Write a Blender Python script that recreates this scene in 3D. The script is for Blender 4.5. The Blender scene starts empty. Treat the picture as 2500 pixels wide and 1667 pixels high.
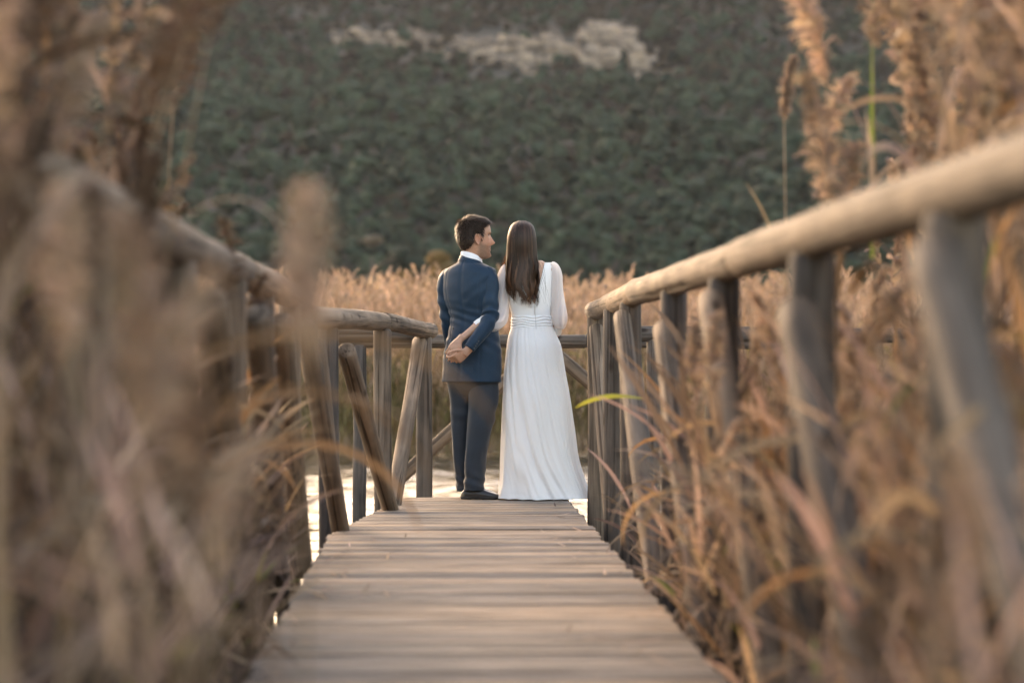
import bpy, math, random
import numpy as np
from mathutils import Vector, Matrix, noise

R = math.radians
PI = math.pi
rng = np.random.default_rng(7)
random.seed(7)
SC = bpy.context.scene
COL = SC.collection

# ------------------------------------------------------------------ camera
cam_d = bpy.data.cameras.new('camera')
cam = bpy.data.objects.new('camera', cam_d)
COL.objects.link(cam)
cam.location = (0, 0, 0.96)
cam.rotation_euler = (R(90 + 0.217), 0, R(-1.774))
cam_d.lens = 85
cam_d.sensor_width = 36
cam_d.clip_start = 0.1
cam_d.clip_end = 6000
cam_d.dof.use_dof = True
cam_d.dof.focus_distance = 15.7
cam_d.dof.aperture_fstop = 1.6
cam_d.dof.aperture_blades = 9
SC.camera = cam

# ------------------------------------------------------------------ sky, sun, exposure
SUN_EL, SUN_AZ = R(14.5), R(-24)
world = bpy.data.worlds.new('World')
SC.world = world
world.use_nodes = True
wn = world.node_tree.nodes
sky = wn.new('ShaderNodeTexSky')
sky.sky_type = 'NISHITA'
sky.sun_disc = False
sky.sun_elevation = SUN_EL
sky.sun_rotation = SUN_AZ
sky.air_density = 1.0
sky.dust_density = 2.2
sky.ozone_density = 0.0
world.node_tree.links.new(sky.outputs[0], wn['Background'].inputs[0])
wn['Background'].inputs[1].default_value = 0.12
sun_d = bpy.data.lights.new('sun', 'SUN')
sun = bpy.data.objects.new('sun', sun_d)
COL.objects.link(sun)
sun_d.energy = 0.5
sun_d.angle = R(18)
sun_d.color = (1.0, 0.86, 0.68)
sd = Vector((math.sin(SUN_AZ) * math.cos(SUN_EL), math.cos(SUN_AZ) * math.cos(SUN_EL), math.sin(SUN_EL)))
sun.rotation_euler = (-sd).to_track_quat('-Z', 'Y').to_euler()
sun.location = sd * 50
vs = SC.view_settings
vs.view_transform = 'Standard'
vs.look = 'None'
vs.gamma = 1
vs.use_curve_mapping = False
vs.exposure = 2.85
vs.use_white_balance = True
vs.white_balance_temperature = 7700
vs.white_balance_tint = 19
SC.cycles.max_bounces = 8
SC.cycles.diffuse_bounces = 3
SC.cycles.glossy_bounces = 3
SC.cycles.transmission_bounces = 4
SC.cycles.transparent_max_bounces = 12
SC.cycles.caustics_reflective = False
SC.cycles.caustics_refractive = False
SC.cycles.use_denoising = True
SC.cycles.sample_clamp_indirect = 6

# ------------------------------------------------------------------ mesh helpers
def mesh_from(name, V, F, smooth=True, tint=None, mats=(), mat_idx=None):
    """V (n,3); F list of faces or list of int arrays (m,k)."""
    V = np.asarray(V, dtype=np.float32)
    if isinstance(F, np.ndarray):
        F = [F]
    blocks = []
    if len(F) and isinstance(F[0], np.ndarray) and F[0].ndim == 2:
        blocks = [b for b in F if len(b)]
    else:
        by = {}
        for f in F:
            by.setdefault(len(f), []).append(f)
        blocks = [np.array(v, dtype=np.int32) for v in by.values()]
    me = bpy.data.meshes.new(name)
    nl = sum(b.size for b in blocks)
    nf = sum(len(b) for b in blocks)
    me.vertices.add(len(V))
    me.vertices.foreach_set('co', V.ravel())
    me.loops.add(nl)
    me.loops.foreach_set('vertex_index', np.concatenate([b.ravel() for b in blocks]).astype(np.int32))
    me.polygons.add(nf)
    st, off = [], 0
    for b in blocks:
        st.append(off + np.arange(len(b)) * b.shape[1])
        off += b.size
    me.polygons.foreach_set('loop_start', np.concatenate(st).astype(np.int32))
    me.polygons.foreach_set('use_smooth', np.full(nf, smooth))
    if mat_idx is not None:
        me.polygons.foreach_set('material_index', np.asarray(mat_idx, dtype=np.int32))
    me.update(calc_edges=True)
    me.validate()
    if tint is not None:
        a = me.attributes.new('tint', 'FLOAT_COLOR', 'POINT')
        T = np.ones((len(V), 4), dtype=np.float32)
        T[:, :3] = np.asarray(tint, dtype=np.float32).reshape(-1, 3) if np.ndim(tint) > 1 else np.asarray(tint)
        a.data.foreach_set('color', T.ravel())
    for m in mats:
        me.materials.append(m)
    return me


def link(name, me, parent=None, loc=(0, 0, 0), base=None):
    o = bpy.data.objects.new(name, me)
    COL.objects.link(o)
    o.location = loc
    if parent is not None:
        o.parent = parent
    return o


def obj(name, V, F, mat, parent=None, smooth=True, tint=None, mat_idx=None, world_coords=True):
    V = np.asarray(V, dtype=np.float64)
    if parent is not None and world_coords:
        p, off = parent, np.zeros(3)
        while p is not None:
            off += np.array(p.location)
            p = p.parent
        V = V - off
    mats = mat if isinstance(mat, (list, tuple)) else (mat,)
    return link(name, mesh_from(name, V, F, smooth, tint, mats, mat_idx), parent)


def tag(o, label=None, cat=None, group=None, kind=None):
    if label: o['label'] = label
    if cat: o['category'] = cat
    if group: o['group'] = group
    if kind: o['kind'] = kind
    return o


def thing(name, loc, label, cat, group=None, rz=0):
    o = bpy.data.objects.new(name, None)
    o.empty_display_size = 0.1
    COL.objects.link(o)
    o.location = loc
    o.rotation_euler = (0, 0, rz)
    return tag(o, label, cat, group)


def join(parts):
    """parts: list of (V, F) with F a list of faces or an array -> one (V, faces)"""
    Vs, Fs, n = [], [], 0
    for V, F in parts:
        V = np.asarray(V)
        Vs.append(V)
        for f in F:
            Fs.append(tuple(int(i) + n for i in f))
        n += len(V)
    return np.concatenate(Vs), Fs


def grid_faces(r, c, closed=True):
    i = np.arange(r - 1)[:, None]
    j = np.arange(c if closed else c - 1)[None, :]
    j2 = (j + 1) % c
    return np.stack([i * c + j, i * c + j2, (i + 1) * c + j2, (i + 1) * c + j], -1).reshape(-1, 4)


def close_caps(G, closed=True):
    """G (r,n,3) -> V,F with fan caps at both ends"""
    r, n, _ = G.shape
    V = G.reshape(-1, 3)
    F = [tuple(f) for f in grid_faces(r, n)]
    c0, c1 = G[0].mean(0), G[-1].mean(0)
    k = len(V)
    V = np.concatenate([V, [c0, c1]])
    for j in range(n):
        F.append((k, (j + 1) % n, j))
        F.append((k + 1, (r - 1) * n + j, (r - 1) * n + (j + 1) % n))
    return V, F


def spline(P, n):
    """Catmull-Rom through rows of P, n samples"""
    P = np.asarray(P, dtype=float)
    Q = np.concatenate([[2 * P[0] - P[1]], P, [2 * P[-1] - P[-2]]])
    t = np.linspace(0, len(P) - 1 - 1e-9, n)
    k = np.floor(t).astype(int)
    u = (t - k)[:, None]
    a, b, c, d = Q[k], Q[k + 1], Q[k + 2], Q[k + 3]
    return 0.5 * (2 * b + (c - a) * u + (2 * a - 5 * b + 4 * c - d) * u ** 2 + (3 * b - a - 3 * c + d) * u ** 3)


def ring(cx, cy, z, a, b, yaw=0.0, e=2.0, n=32, start=0.0):
    t = np.linspace(0, 2 * PI, n, endpoint=False) + start
    x = a * np.sign(np.cos(t)) * np.abs(np.cos(t)) ** (2 / e)
    y = b * np.sign(np.sin(t)) * np.abs(np.sin(t)) ** (2 / e)
    c, s = math.cos(yaw), math.sin(yaw)
    return np.stack([cx + c * x - s * y, cy + s * x + c * y, np.full(n, z)], -1)


def loft_z(rows, n=32, samples=24, yaw=0.0, e=2.0):
    """rows: (z, cx, cy, a, b) -> grid (samples, n, 3)"""
    S = spline(rows, samples)
    return np.stack([ring(r[1], r[2], r[0], r[3], r[4], yaw, e, n) for r in S])


def tube_grid(path, n=16, samples=24, up=(0, -1, 0), sub=True):
    """path rows: (x,y,z,ra,rb) -> grid (samples,n,3); ra along side, rb along 'up'"""
    S = spline(path, samples) if sub else np.asarray(path, float)
    P = S[:, :3]
    T = np.gradient(P, axis=0)
    T /= np.linalg.norm(T, axis=1)[:, None]
    t = np.linspace(0, 2 * PI, n, endpoint=False)
    G = np.zeros((len(S), n, 3))
    u = np.array(up, float)
    for i in range(len(S)):
        u = u - T[i] * np.dot(u, T[i])
        u /= np.linalg.norm(u)
        s = np.cross(T[i], u)
        G[i] = P[i] + S[i, 3] * np.cos(t)[:, None] * s + S[i, 4] * np.sin(t)[:, None] * u
    return G


def nz(x, y, z):
    return noise.noise(Vector((x, y, z)))


def displace(G, fn):
    """push grid points along their outward direction from the ring centre by fn(i,j,p)"""
    r, n, _ = G.shape
    C = G.mean(1, keepdims=True)
    D = G - C
    D /= np.linalg.norm(D, axis=2, keepdims=True) + 1e-9
    for i in range(r):
        for j in range(n):
            G[i, j] += D[i, j] * fn(i / (r - 1), 2 * PI * j / n, G[i, j])
    return G

# ------------------------------------------------------------------ materials
def material(name):
    m = bpy.data.materials.new(name)
    m.use_nodes = True
    nt = m.node_tree
    b = nt.nodes['Principled BSDF']
    return m, nt, b


def N(nt, typ, **kw):
    n = nt.nodes.new(typ)
    for k, v in kw.items():
        if k.startswith('i_'):
            key = k[2:]
            key = int(key) if key.isdigit() else key.replace('_', ' ')
            n.inputs[key].default_value = v
        else:
            setattr(n, k, v)
    return n


def ramp(nt, stops):
    n = nt.nodes.new('ShaderNodeValToRGB')
    cr = n.color_ramp
    while len(cr.elements) < len(stops):
        cr.elements.new(0.5)
    for e, (p, c) in zip(cr.elements, stops):
        e.position = p
        e.color = (*c, 1)
    return n


def mul_rgb(nt, a, b, fac=1.0, mode='MULTIPLY'):
    m = nt.nodes.new('ShaderNodeMix')
    m.data_type = 'RGBA'
    m.blend_type = mode
    m.inputs[0].default_value = fac
    for sock, src in ((m.inputs[6], a), (m.inputs[7], b)):
        if isinstance(src, tuple):
            sock.default_value = (*src, 1)
        else:
            nt.links.new(src, sock)
    return m.outputs[2]


def wood(name, c_dark, c_mid, c_light, axis='Z', grain=1.0, rough=0.82, knots=True, bump=0.5, vary=1.0):
    m, nt, b = material(name)
    L = nt.links.new
    tc = N(nt, 'ShaderNodeTexCoord')
    oi = N(nt, 'ShaderNodeObjectInfo')
    add = N(nt, 'ShaderNodeVectorMath', operation='ADD')
    sc = N(nt, 'ShaderNodeVectorMath', operation='SCALE')
    comb = N(nt, 'ShaderNodeCombineXYZ')
    for k in range(3):
        L(oi.outputs['Random'], comb.inputs[k])
    sc.inputs['Scale'].default_value = 37.0
    L(comb.outputs[0], sc.inputs[0])
    L(tc.outputs['Object'], add.inputs[0])
    L(sc.outputs[0], add.inputs[1])
    mp = N(nt, 'ShaderNodeMapping')
    s = [22 * grain, 22 * grain, 22 * grain]
    s['XYZ'.index(axis)] = 1.3
    mp.inputs['Scale'].default_value = s
    L(add.outputs[0], mp.inputs[0])
    n1 = N(nt, 'ShaderNodeTexNoise', i_Scale=1.0, i_Detail=7.0, i_Roughness=0.62, i_Distortion=0.6)
    L(mp.outputs[0], n1.inputs['Vector'])
    rp = ramp(nt, [(0.28, c_dark), (0.5, c_mid), (0.74, c_light)])
    L(n1.outputs[0], rp.inputs[0])
    n2 = N(nt, 'ShaderNodeTexNoise', i_Scale=3.2, i_Detail=4.0)
    L(add.outputs[0], n2.inputs['Vector'])
    r2 = ramp(nt, [(0.3, (0.66, 0.64, 0.63)), (0.7, (1.18, 1.13, 1.08))])
    L(n2.outputs[0], r2.inputs[0])
    col = mul_rgb(nt, rp.outputs[0], r2.outputs[0])
    # object to object variation
    r3 = ramp(nt, [(0.0, tuple(1 - vary * q for q in (0.2, 0.18, 0.14))), (0.5, (1.0, 0.97, 0.94)), (1.0, tuple(1 + vary * q for q in (0.16, 0.08, 0.0)))])
    L(oi.outputs['Random'], r3.inputs[0])
    col = mul_rgb(nt, col, r3.outputs[0])
    # fine drying cracks along the grain
    mp3 = N(nt, 'ShaderNodeMapping')
    s3 = [60, 60, 60]
    s3['XYZ'.index(axis)] = 1.0
    mp3.inputs['Scale'].default_value = s3
    L(add.outputs[0], mp3.inputs[0])
    n3 = N(nt, 'ShaderNodeTexNoise', i_Scale=1.0, i_Detail=3.0, i_Roughness=0.5)
    L(mp3.outputs[0], n3.inputs['Vector'])
    r4 = ramp(nt, [(0.36, (0.3, 0.27, 0.25)), (0.43, (1, 1, 1))])
    L(n3.outputs[0], r4.inputs[0])
    col = mul_rgb(nt, col, r4.outputs[0], 0.85)
    if knots:
        mk = N(nt, 'ShaderNodeMapping')
        sk = [6.5, 6.5, 6.5]
        sk['XYZ'.index(axis)] = 3.2
        mk.inputs['Scale'].default_value = sk
        L(add.outputs[0], mk.inputs[0])
        vo = N(nt, 'ShaderNodeTexVoronoi', i_Scale=1.0)
        L(mk.outputs[0], vo.inputs['Vector'])
        r5 = ramp(nt, [(0.07, (0.3, 0.24, 0.2)), (0.13, (0.75, 0.7, 0.66)), (0.17, (1, 1, 1))])
        L(vo.outputs['Distance'], r5.inputs[0])
        col = mul_rgb(nt, col, r5.outputs[0])
    L(col, b.inputs['Base Color'])
    b.inputs['Roughness'].default_value = rough
    b.inputs['Specular IOR Level'].default_value = 0.25
    bp = N(nt, 'ShaderNodeBump', i_Strength=bump, i_Distance=0.006)
    mx = N(nt, 'ShaderNodeMath', operation='ADD')
    L(n1.outputs[0], mx.inputs[0])
    L(r4.outputs[0], mx.inputs[1])
    L(mx.outputs[0], bp.inputs['Height'])
    L(bp.outputs[0], b.inputs['Normal'])
    return m


WOOD_RAIL = wood('weathered_rail_wood', (0.07, 0.052, 0.04), (0.185, 0.142, 0.106), (0.29, 0.23, 0.178), 'Z', bump=0.8)
WOOD_POST = wood('grey_post_wood', (0.05, 0.043, 0.038), (0.115, 0.097, 0.083), (0.19, 0.162, 0.14), 'Z', bump=0.8)
WOOD_DECK = wood('deck_wood', (0.13, 0.106, 0.086), (0.30, 0.25, 0.205), (0.46, 0.395, 0.33), 'X', 1.2, 0.66, False, 0.7, 2.0)


def plant(name, base, transl=0.35, var=0.35, rough=0.7, tcol=None):
    """matt plant matter, some light passing through; 'tint' attribute times base colour"""
    m, nt, b = material(name)
    L = nt.links.new
    at = N(nt, 'ShaderNodeAttribute', attribute_name='tint')
    oi = N(nt, 'ShaderNodeObjectInfo')
    r3 = ramp(nt, [(0.0, (1 - var, 1 - var * 1.05, 1 - var * 1.1)), (0.55, (1, 1, 1)), (1.0, (1 + var * 0.7, 1 + var * 0.55, 1 + var * 0.35))])
    L(oi.outputs['Random'], r3.inputs[0])
    col = mul_rgb(nt, base, at.outputs['Color'])
    col = mul_rgb(nt, col, r3.outputs[0])
    L(col, b.inputs['Base Color'])
    b.inputs['Roughness'].default_value = rough
    b.inputs['Specular IOR Level'].default_value = 0.2
    if transl > 0:
        tr = N(nt, 'ShaderNodeBsdfTranslucent')
        L(col, tr.inputs['Color'])
        mx = N(nt, 'ShaderNodeMixShader', i_0=transl)
        L(b.outputs[0], mx.inputs[1])
        L(tr.outputs[0], mx.inputs[2])
        L(mx.outputs[0], nt.nodes['Material Output'].inputs['Surface'])
    return m


M_PLUME = plant('reed_plume', (0.41, 0.305, 0.23), 0.42, 0.35)
M_LEAF = plant('dry_reed_leaf', (0.33, 0.24, 0.165), 0.38, 0.38)
M_PLUME_SHADE = plant('shaded_reed_plume', (0.150, 0.098, 0.066), 0.22, 0.35)  # reed plume darkened, shade put into its colour
M_LEAF_SHADE = plant('shaded_reed_leaf', (0.115, 0.076, 0.051), 0.2, 0.4)  # dry reed leaf darkened likewise, in place of shade
M_STEM = plant('reed_stem', (0.27, 0.19, 0.12), 0.0, 0.3)


def simple(name, col, rough=0.6, spec=0.3, noise_amt=0.0, scale=30, sheen=0.0, bump=0.0, metallic=0.0):
    m, nt, b = material(name)
    L = nt.links.new
    b.inputs['Base Color'].default_value = (*col, 1)
    b.inputs['Roughness'].default_value = rough
    b.inputs['Specular IOR Level'].default_value = spec
    b.inputs['Metallic'].default_value = metallic
    if sheen:
        b.inputs['Sheen Weight'].default_value = sheen
        b.inputs['Sheen Roughness'].default_value = 0.5
    if noise_amt or bump:
        tc = N(nt, 'ShaderNodeTexCoord')
        n1 = N(nt, 'ShaderNodeTexNoise', i_Scale=scale, i_Detail=5.0, i_Roughness=0.6)
        L(tc.outputs['Object'], n1.inputs['Vector'])
        if noise_amt:
            r = ramp(nt, [(0.3, (1 - noise_amt,) * 3), (0.7, (1 + noise_amt,) * 3)])
            L(n1.outputs[0], r.inputs[0])
            L(mul_rgb(nt, col, r.outputs[0]), b.inputs['Base Color'])
        if bump:
            bp = N(nt, 'ShaderNodeBump', i_Strength=bump, i_Distance=0.004)
            L(n1.outputs[0], bp.inputs['Height'])
            L(bp.outputs[0], b.inputs['Normal'])
    return m
# ------------------------------------------------------------------ setting: ground, water, hill
def hill_h(x, y):
    """height of the land above the water plane (z = -0.64) at (x,y)"""
    t = max(0.0, y - 300.0)
    h = 0.262 * t + 0.00004 * t * t
    if y > 300:
        k = min(1.0, t / 120)
        h += k * (9 * nz(x / 140, y / 160, 3.1) + 3.2 * nz(x / 45, y / 60, 8.2) + 0.9 * nz(x / 16, y / 16, 1.2))
        h += k * 0.018 * max(-120.0, min(120.0, x - 10)) * math.sin(y / 170)
    return h


ZW = -0.64
m_ground, nt, b = material('marsh_ground')
tc = N(nt, 'ShaderNodeTexCoord')
n1 = N(nt, 'ShaderNodeTexNoise', i_Scale=0.35, i_Detail=8.0)
nt.links.new(tc.outputs['Object'], n1.inputs['Vector'])
rp = ramp(nt, [(0.3, (0.055, 0.04, 0.026)), (0.7, (0.13, 0.1, 0.06))])
nt.links.new(n1.outputs[0], rp.inputs[0])
nt.links.new(rp.outputs[0], b.inputs['Base Color'])
b.inputs['Roughness'].default_value = 0.95

# ground: one sheet, marsh bed under the water, flat meadow behind, then out to the horizon
gx = np.concatenate([np.linspace(-1400, -420, 8), np.linspace(-320, 380, 30), np.linspace(480, 1400, 8)])
gy = np.concatenate([np.linspace(-900, -60, 12), np.linspace(-40, 300, 40)])
G = np.zeros((len(gy), len(gx), 3))
for i, y in enumerate(gy):
    for j, x in enumerate(gx):
        z = ZW - 0.35
        if y > 36.5: z = ZW + min(0.25, (y - 36.5) * 0.03) - 0.04
        G[i, j] = (x, y, z)
tag(obj('ground', G.reshape(-1, 3), grid_faces(len(gy), len(gx), False), m_ground), kind='structure')

m_hill, nt, b = material('hill_earth')
tc = N(nt, 'ShaderNodeTexCoord')
n1 = N(nt, 'ShaderNodeTexNoise', i_Scale=0.06, i_Detail=9.0, i_Roughness=0.65)
nt.links.new(tc.outputs['Object'], n1.inputs['Vector'])
rp = ramp(nt, [(0.32, (0.018, 0.02, 0.013)), (0.52, (0.036, 0.03, 0.02)), (0.72, (0.085, 0.062, 0.044))])
nt.links.new(n1.outputs[0], rp.inputs[0])
nt.links.new(rp.outputs[0], b.inputs['Base Color'])
b.inputs['Roughness'].default_value = 0.95
hx = np.concatenate([np.linspace(-1400, -380, 10), np.arange(-340, 430, 7.0), np.linspace(470, 1400, 10)])
hy = np.concatenate([np.arange(300, 800, 7.0), np.linspace(806, 900, 6)])
G = np.zeros((len(hy), len(hx), 3))
for i, y in enumerate(hy):
    for j, x in enumerate(hx):
        G[i, j] = (x, y, ZW + 0.21 + hill_h(x, y))
tag(obj('hill', G.reshape(-1, 3), grid_faces(len(hy), len(hx), False), m_hill), kind='structure')

m_water, nt, b = material('lagoon_water')
L = nt.links.new
b.inputs['Base Color'].default_value = (0.028, 0.026, 0.018, 1)
b.inputs['Roughness'].default_value = 0.04
b.inputs['IOR'].default_value = 1.33
tc = N(nt, 'ShaderNodeTexCoord')
mp = N(nt, 'ShaderNodeMapping')
mp.inputs['Scale'].default_value = (1.5, 2.4, 1)
mp.inputs['Rotation'].default_value = (0, 0, R(12))
L(tc.outputs['Object'], mp.inputs[0])
n1 = N(nt, 'ShaderNodeTexNoise', i_Scale=1.6, i_Detail=4.0, i_Roughness=0.55, i_Distortion=0.4)
L(mp.outputs[0], n1.inputs['Vector'])
n2 = N(nt, 'ShaderNodeTexNoise', i_Scale=7.0, i_Detail=3.0)
L(mp.outputs[0], n2.inputs['Vector'])
mm = N(nt, 'ShaderNodeMath', operation='MULTIPLY_ADD', i_1=0.25)
L(n2.outputs[0], mm.inputs[0])
L(n1.outputs[0], mm.inputs[2])
bp = N(nt, 'ShaderNodeBump', i_Strength=1.0, i_Distance=0.03)
L(mm.outputs[0], bp.inputs['Height'])
L(bp.outputs[0], b.inputs['Normal'])
# wind ripples are real relief where the water is near enough to show them
wx = np.concatenate([np.linspace(-60, -9, 8), np.arange(-8, 11, 0.085), np.linspace(12, 70, 8)])
wy = np.concatenate([np.linspace(-40, 11, 8), np.arange(12, 43, 0.085), np.linspace(43.2, 46, 3)])
X, Y = np.meshgrid(wx, wy)
Z = np.zeros_like(X)
wr = np.random.default_rng(5)
for lam in np.geomspace(0.28, 2.2, 34):
    a = wr.normal(PI / 2 + 0.35, 0.75)
    kx, ky = 2 * PI / lam * math.cos(a), 2 * PI / lam * math.sin(a)
    Z += lam / (2 * PI) * 0.030 * np.sin(kx * X + ky * Y + wr.uniform(0, 6.28))
calm = np.clip((38.5 - Y) / 4.0, 0.25, 1) * ((X > -8.2) & (X < 11.2) & (Y > 11.8) & (Y < 43.1))
G = np.stack([X, Y, ZW + Z * calm], -1)
tag(obj('water', G.reshape(-1, 3), grid_faces(len(wy), len(wx), False), m_water), kind='structure')


# ------------------------------------------------------------------ logs and railings
def log_mesh(L, r, seed, n=26, taper=0.05, crack=True):
    rs = np.random.default_rng(seed)
    k = max(6, int(L / 0.11))
    zs = np.linspace(0, L, k)
    t = np.linspace(0, 2 * PI, n, endpoint=False)
    rows = [(-0.016, 0.45), (-0.012, 0.8)] + [(z, None) for z in zs] + [(L + 0.012, 0.8), (L + 0.016, 0.45)]
    ph = rs.uniform(0, 50)
    cj = int(rs.integers(n)); c0, c1 = sorted(rs.uniform(0, L, 2))
    cj2 = int(rs.integers(n)); d0, d1 = sorted(rs.uniform(0, L, 2))
    G = np.zeros((len(rows), n, 3))
    for i, (z, f) in enumerate(rows):
        zz = min(max(z, 0), L)
        for j in range(n):
            rr = r * (1 - taper * zz / L) * (1 + 0.055 * nz(math.cos(t[j]) * 0.8 + ph, math.sin(t[j]) * 0.8, zz * 1.7)
                                            + 0.02 * nz(math.cos(t[j]) * 3 + ph, math.sin(t[j]) * 3, zz * 5))
            if crack and ((j == cj and c0 < zz < c1) or (j == cj2 and d0 < zz < d1)):
                rr -= 0.011
            if f: rr *= f
            G[i, j] = (rr * math.cos(t[j]), rr * math.sin(t[j]), z)
        G[i, :, 0] += 0.01 * nz(zz * 0.8, ph, 0.3) * (L > 0.5)
        G[i, :, 1] += 0.01 * nz(zz * 0.8, ph, 7.3) * (L > 0.5)
    return close_caps(G)


LOGN = [100]


def log(name, p0, p1, r, parent, mat, label=None):
    LOGN[0] += 1
    p0, p1 = Vector(p0), Vector(p1)
    d = p1 - p0
    V, F = log_mesh(d.length, r, LOGN[0])
    o = link(name, mesh_from(name, V, F, True, None, (mat,)), parent)
    o.location = p0 - parent.location
    q = d.to_track_quat('Z', 'Y')
    o.rotation_mode = 'QUATERNION'
    o.rotation_quaternion = q @ Matrix.Rotation(random.uniform(0, 6.28), 3, 'Z').to_quaternion()
    if label: o['label'] = label
    return o


# right railing, running along the right edge of the boardwalk
fr = thing('wooden_railing', (1.02, 9, 0), 'long rustic log railing with heavy top rail on the right edge of the boardwalk', 'railing')
RX = 1.02
rz_ = [15.52, 13.98, 12.69, 10.4, 8.58, 6.56, 4.73, 2.9, 1.1]
rh_ = [1.215, 1.235, 1.25, 1.255, 1.255, 1.26, 1.265, 1.27, 1.27]
for k, (y, h) in enumerate(zip(rz_, rh_)):
    log('post', (RX, y, -1.0), (RX, y, h - 0.045), 0.060 if k < 5 else 0.067, fr, WOOD_RAIL if k == 0 else WOOD_POST)
for k in range(len(rz_) - 1):
    y0, y1 = rz_[k], rz_[k + 1]
    if k in (0, 1): continue
    log('brace', (RX - 0.055, y0 - 0.09, rh_[k] - (0.12 if k % 2 == 0 else 0.20)), (RX - 0.07, y1 + 0.09, -0.12), 0.046 if k < 5 else 0.056, fr, WOOD_RAIL if k < 5 else WOOD_POST)
log('brace', (RX - 0.0, 15.42, 1.1), (RX - 0.0, 14.1, -0.1), 0.046, fr, WOOD_RAIL)
log('brace', (RX + 0.09, 13.9, 1.1), (RX + 0.12, 12.8, -0.12), 0.05, fr, WOOD_POST)
seg = [(15.72, 1.222), (13.7, 1.237), (12.25, 1.258), (8.0, 1.268), (3.5, 1.282), (-1.0, 1.285)]
for k in range(len(seg) - 1):
    (y0, h0), (y1, h1) = seg[k], seg[k + 1]
    log('rail', (RX, y0, h0), (RX + 0.006 * (k % 2), y1 + 0.012, h1), (0.062, 0.067, 0.066, 0.066, 0.066)[k], fr, WOOD_RAIL)

# left railing, bends inwards before the couple
fl = thing('wooden_railing', (-0.74, 9, 0), 'rustic log railing on the left edge, half hidden by blurred reeds, bending towards the groom', 'railing')
LXp = [(-0.745, 5.2), (-0.745, 7.0), (-0.745, 8.8), (-0.745, 10.3), (-0.72, 11.8), (-0.585, 13.2), (-0.335, 14.9), (-0.09, 17.0)]
lh_ = [1.26, 1.255, 1.25, 1.245, 1.235, 1.12, 1.125, 1.095]
for k, ((x, y), h) in enumerate(zip(LXp, lh_)):
    log('post', (x, y, -1.0), (x, y, h - 0.045), 0.058, fl, WOOD_POST if k % 2 else WOOD_RAIL)
for k in range(len(LXp) - 2):
    (x0, y0), (x1, y1) = LXp[k], LXp[k + 1]
    log('brace', (x0 + 0.085, y0 + 0.06, lh_[k] - 0.16), (x1 + 0.075, y1 - 0.1, -0.1), 0.052, fl, WOOD_RAIL)
(x0, y0), (x1, y1) = LXp[-2], LXp[-1]
log('brace', (x1 - 0.03, y1 - 0.12, 1.02), (x0 + 0.055, y0 + 0.12, -0.05), 0.052, fl, WOOD_RAIL)
(x0, y0), (x1, y1) = LXp[-3], LXp[-2]
log('brace', (x0 - 0.06, y0 - 0.3, 1.0), (x0 + 0.03, y0 + 0.25, -0.1), 0.05, fl, WOOD_RAIL)
for a, bb, r in [((-0.75, 4.75, 1.27), (-0.745, 9.2, 1.262), 0.066),
                 ((-0.745, 9.22, 1.26), (-0.70, 12.55, 1.225), 0.064), ((-0.675, 12.6, 1.135), (-0.335, 14.93, 1.137), 0.06),
                 ((-0.33, 14.97, 1.135), (-0.05, 17.22, 1.098), 0.058)]:
    log('rail', a, bb, r, fl, WOOD_RAIL)

# railing of the lower landing, crossing behind the couple
ff = thing('wooden_railing', (0.6, 18, -0.3), 'horizontal log railing crossing behind the couple, in front of the water', 'railing')
log('rail', (-0.95, 18.02, 1.035), (1.1, 18.0, 1.03), 0.053, ff, WOOD_POST)
log('rail', (1.115, 18.0, 1.03), (2.7, 17.98, 1.028), 0.053, ff, WOOD_POST)
for x in (-0.575, 0.80, 2.2):
    log('post', (x, 18.0 + (0.0), -1.0), (x, 18.0, 0.99), 0.053, ff, WOOD_POST)
log('brace', (-0.42, 17.93, -0.12), (0.72, 17.93, 0.93), 0.05, ff, WOOD_RAIL)
log('brace', (0.88, 17.93, 0.93), (2.1, 17.93, -0.1), 0.05, ff, WOOD_RAIL)
fg = thing('wooden_railing', (1.9, 16.9, -0.3), 'short log railing beyond the end of the right railing, rail just above the far one', 'railing')
log('rail', (1.35, 16.7, 1.075), (3.6, 17.2, 1.07), 0.055, fg, WOOD_POST)
for x in (1.5, 3.3):
    log('post', (x, 16.7 + (x - 1.35) * 0.222, -1.0), (x, 16.7 + (x - 1.35) * 0.222, 1.03), 0.053, fg, WOOD_POST)
fh = thing('wooden_railing', (-1.2, 17.1, -0.3), 'short log railing left of the bend, rail seen behind the blurred plume', 'railing')
log('rail', (-0.13, 17.18, 1.065), (-2.4, 16.9, 1.07), 0.055, fh, WOOD_POST)
log('post', (-1.9, 16.96, -1.0), (-1.9, 16.96, 1.02), 0.055, fh, WOOD_POST)

# ------------------------------------------------------------------ boardwalk
bw = bpy.data.objects.new('boardwalk', None)
COL.objects.link(bw)
bw.location = (0.14, 9, 0)
tag(bw, kind='structure')


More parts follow.
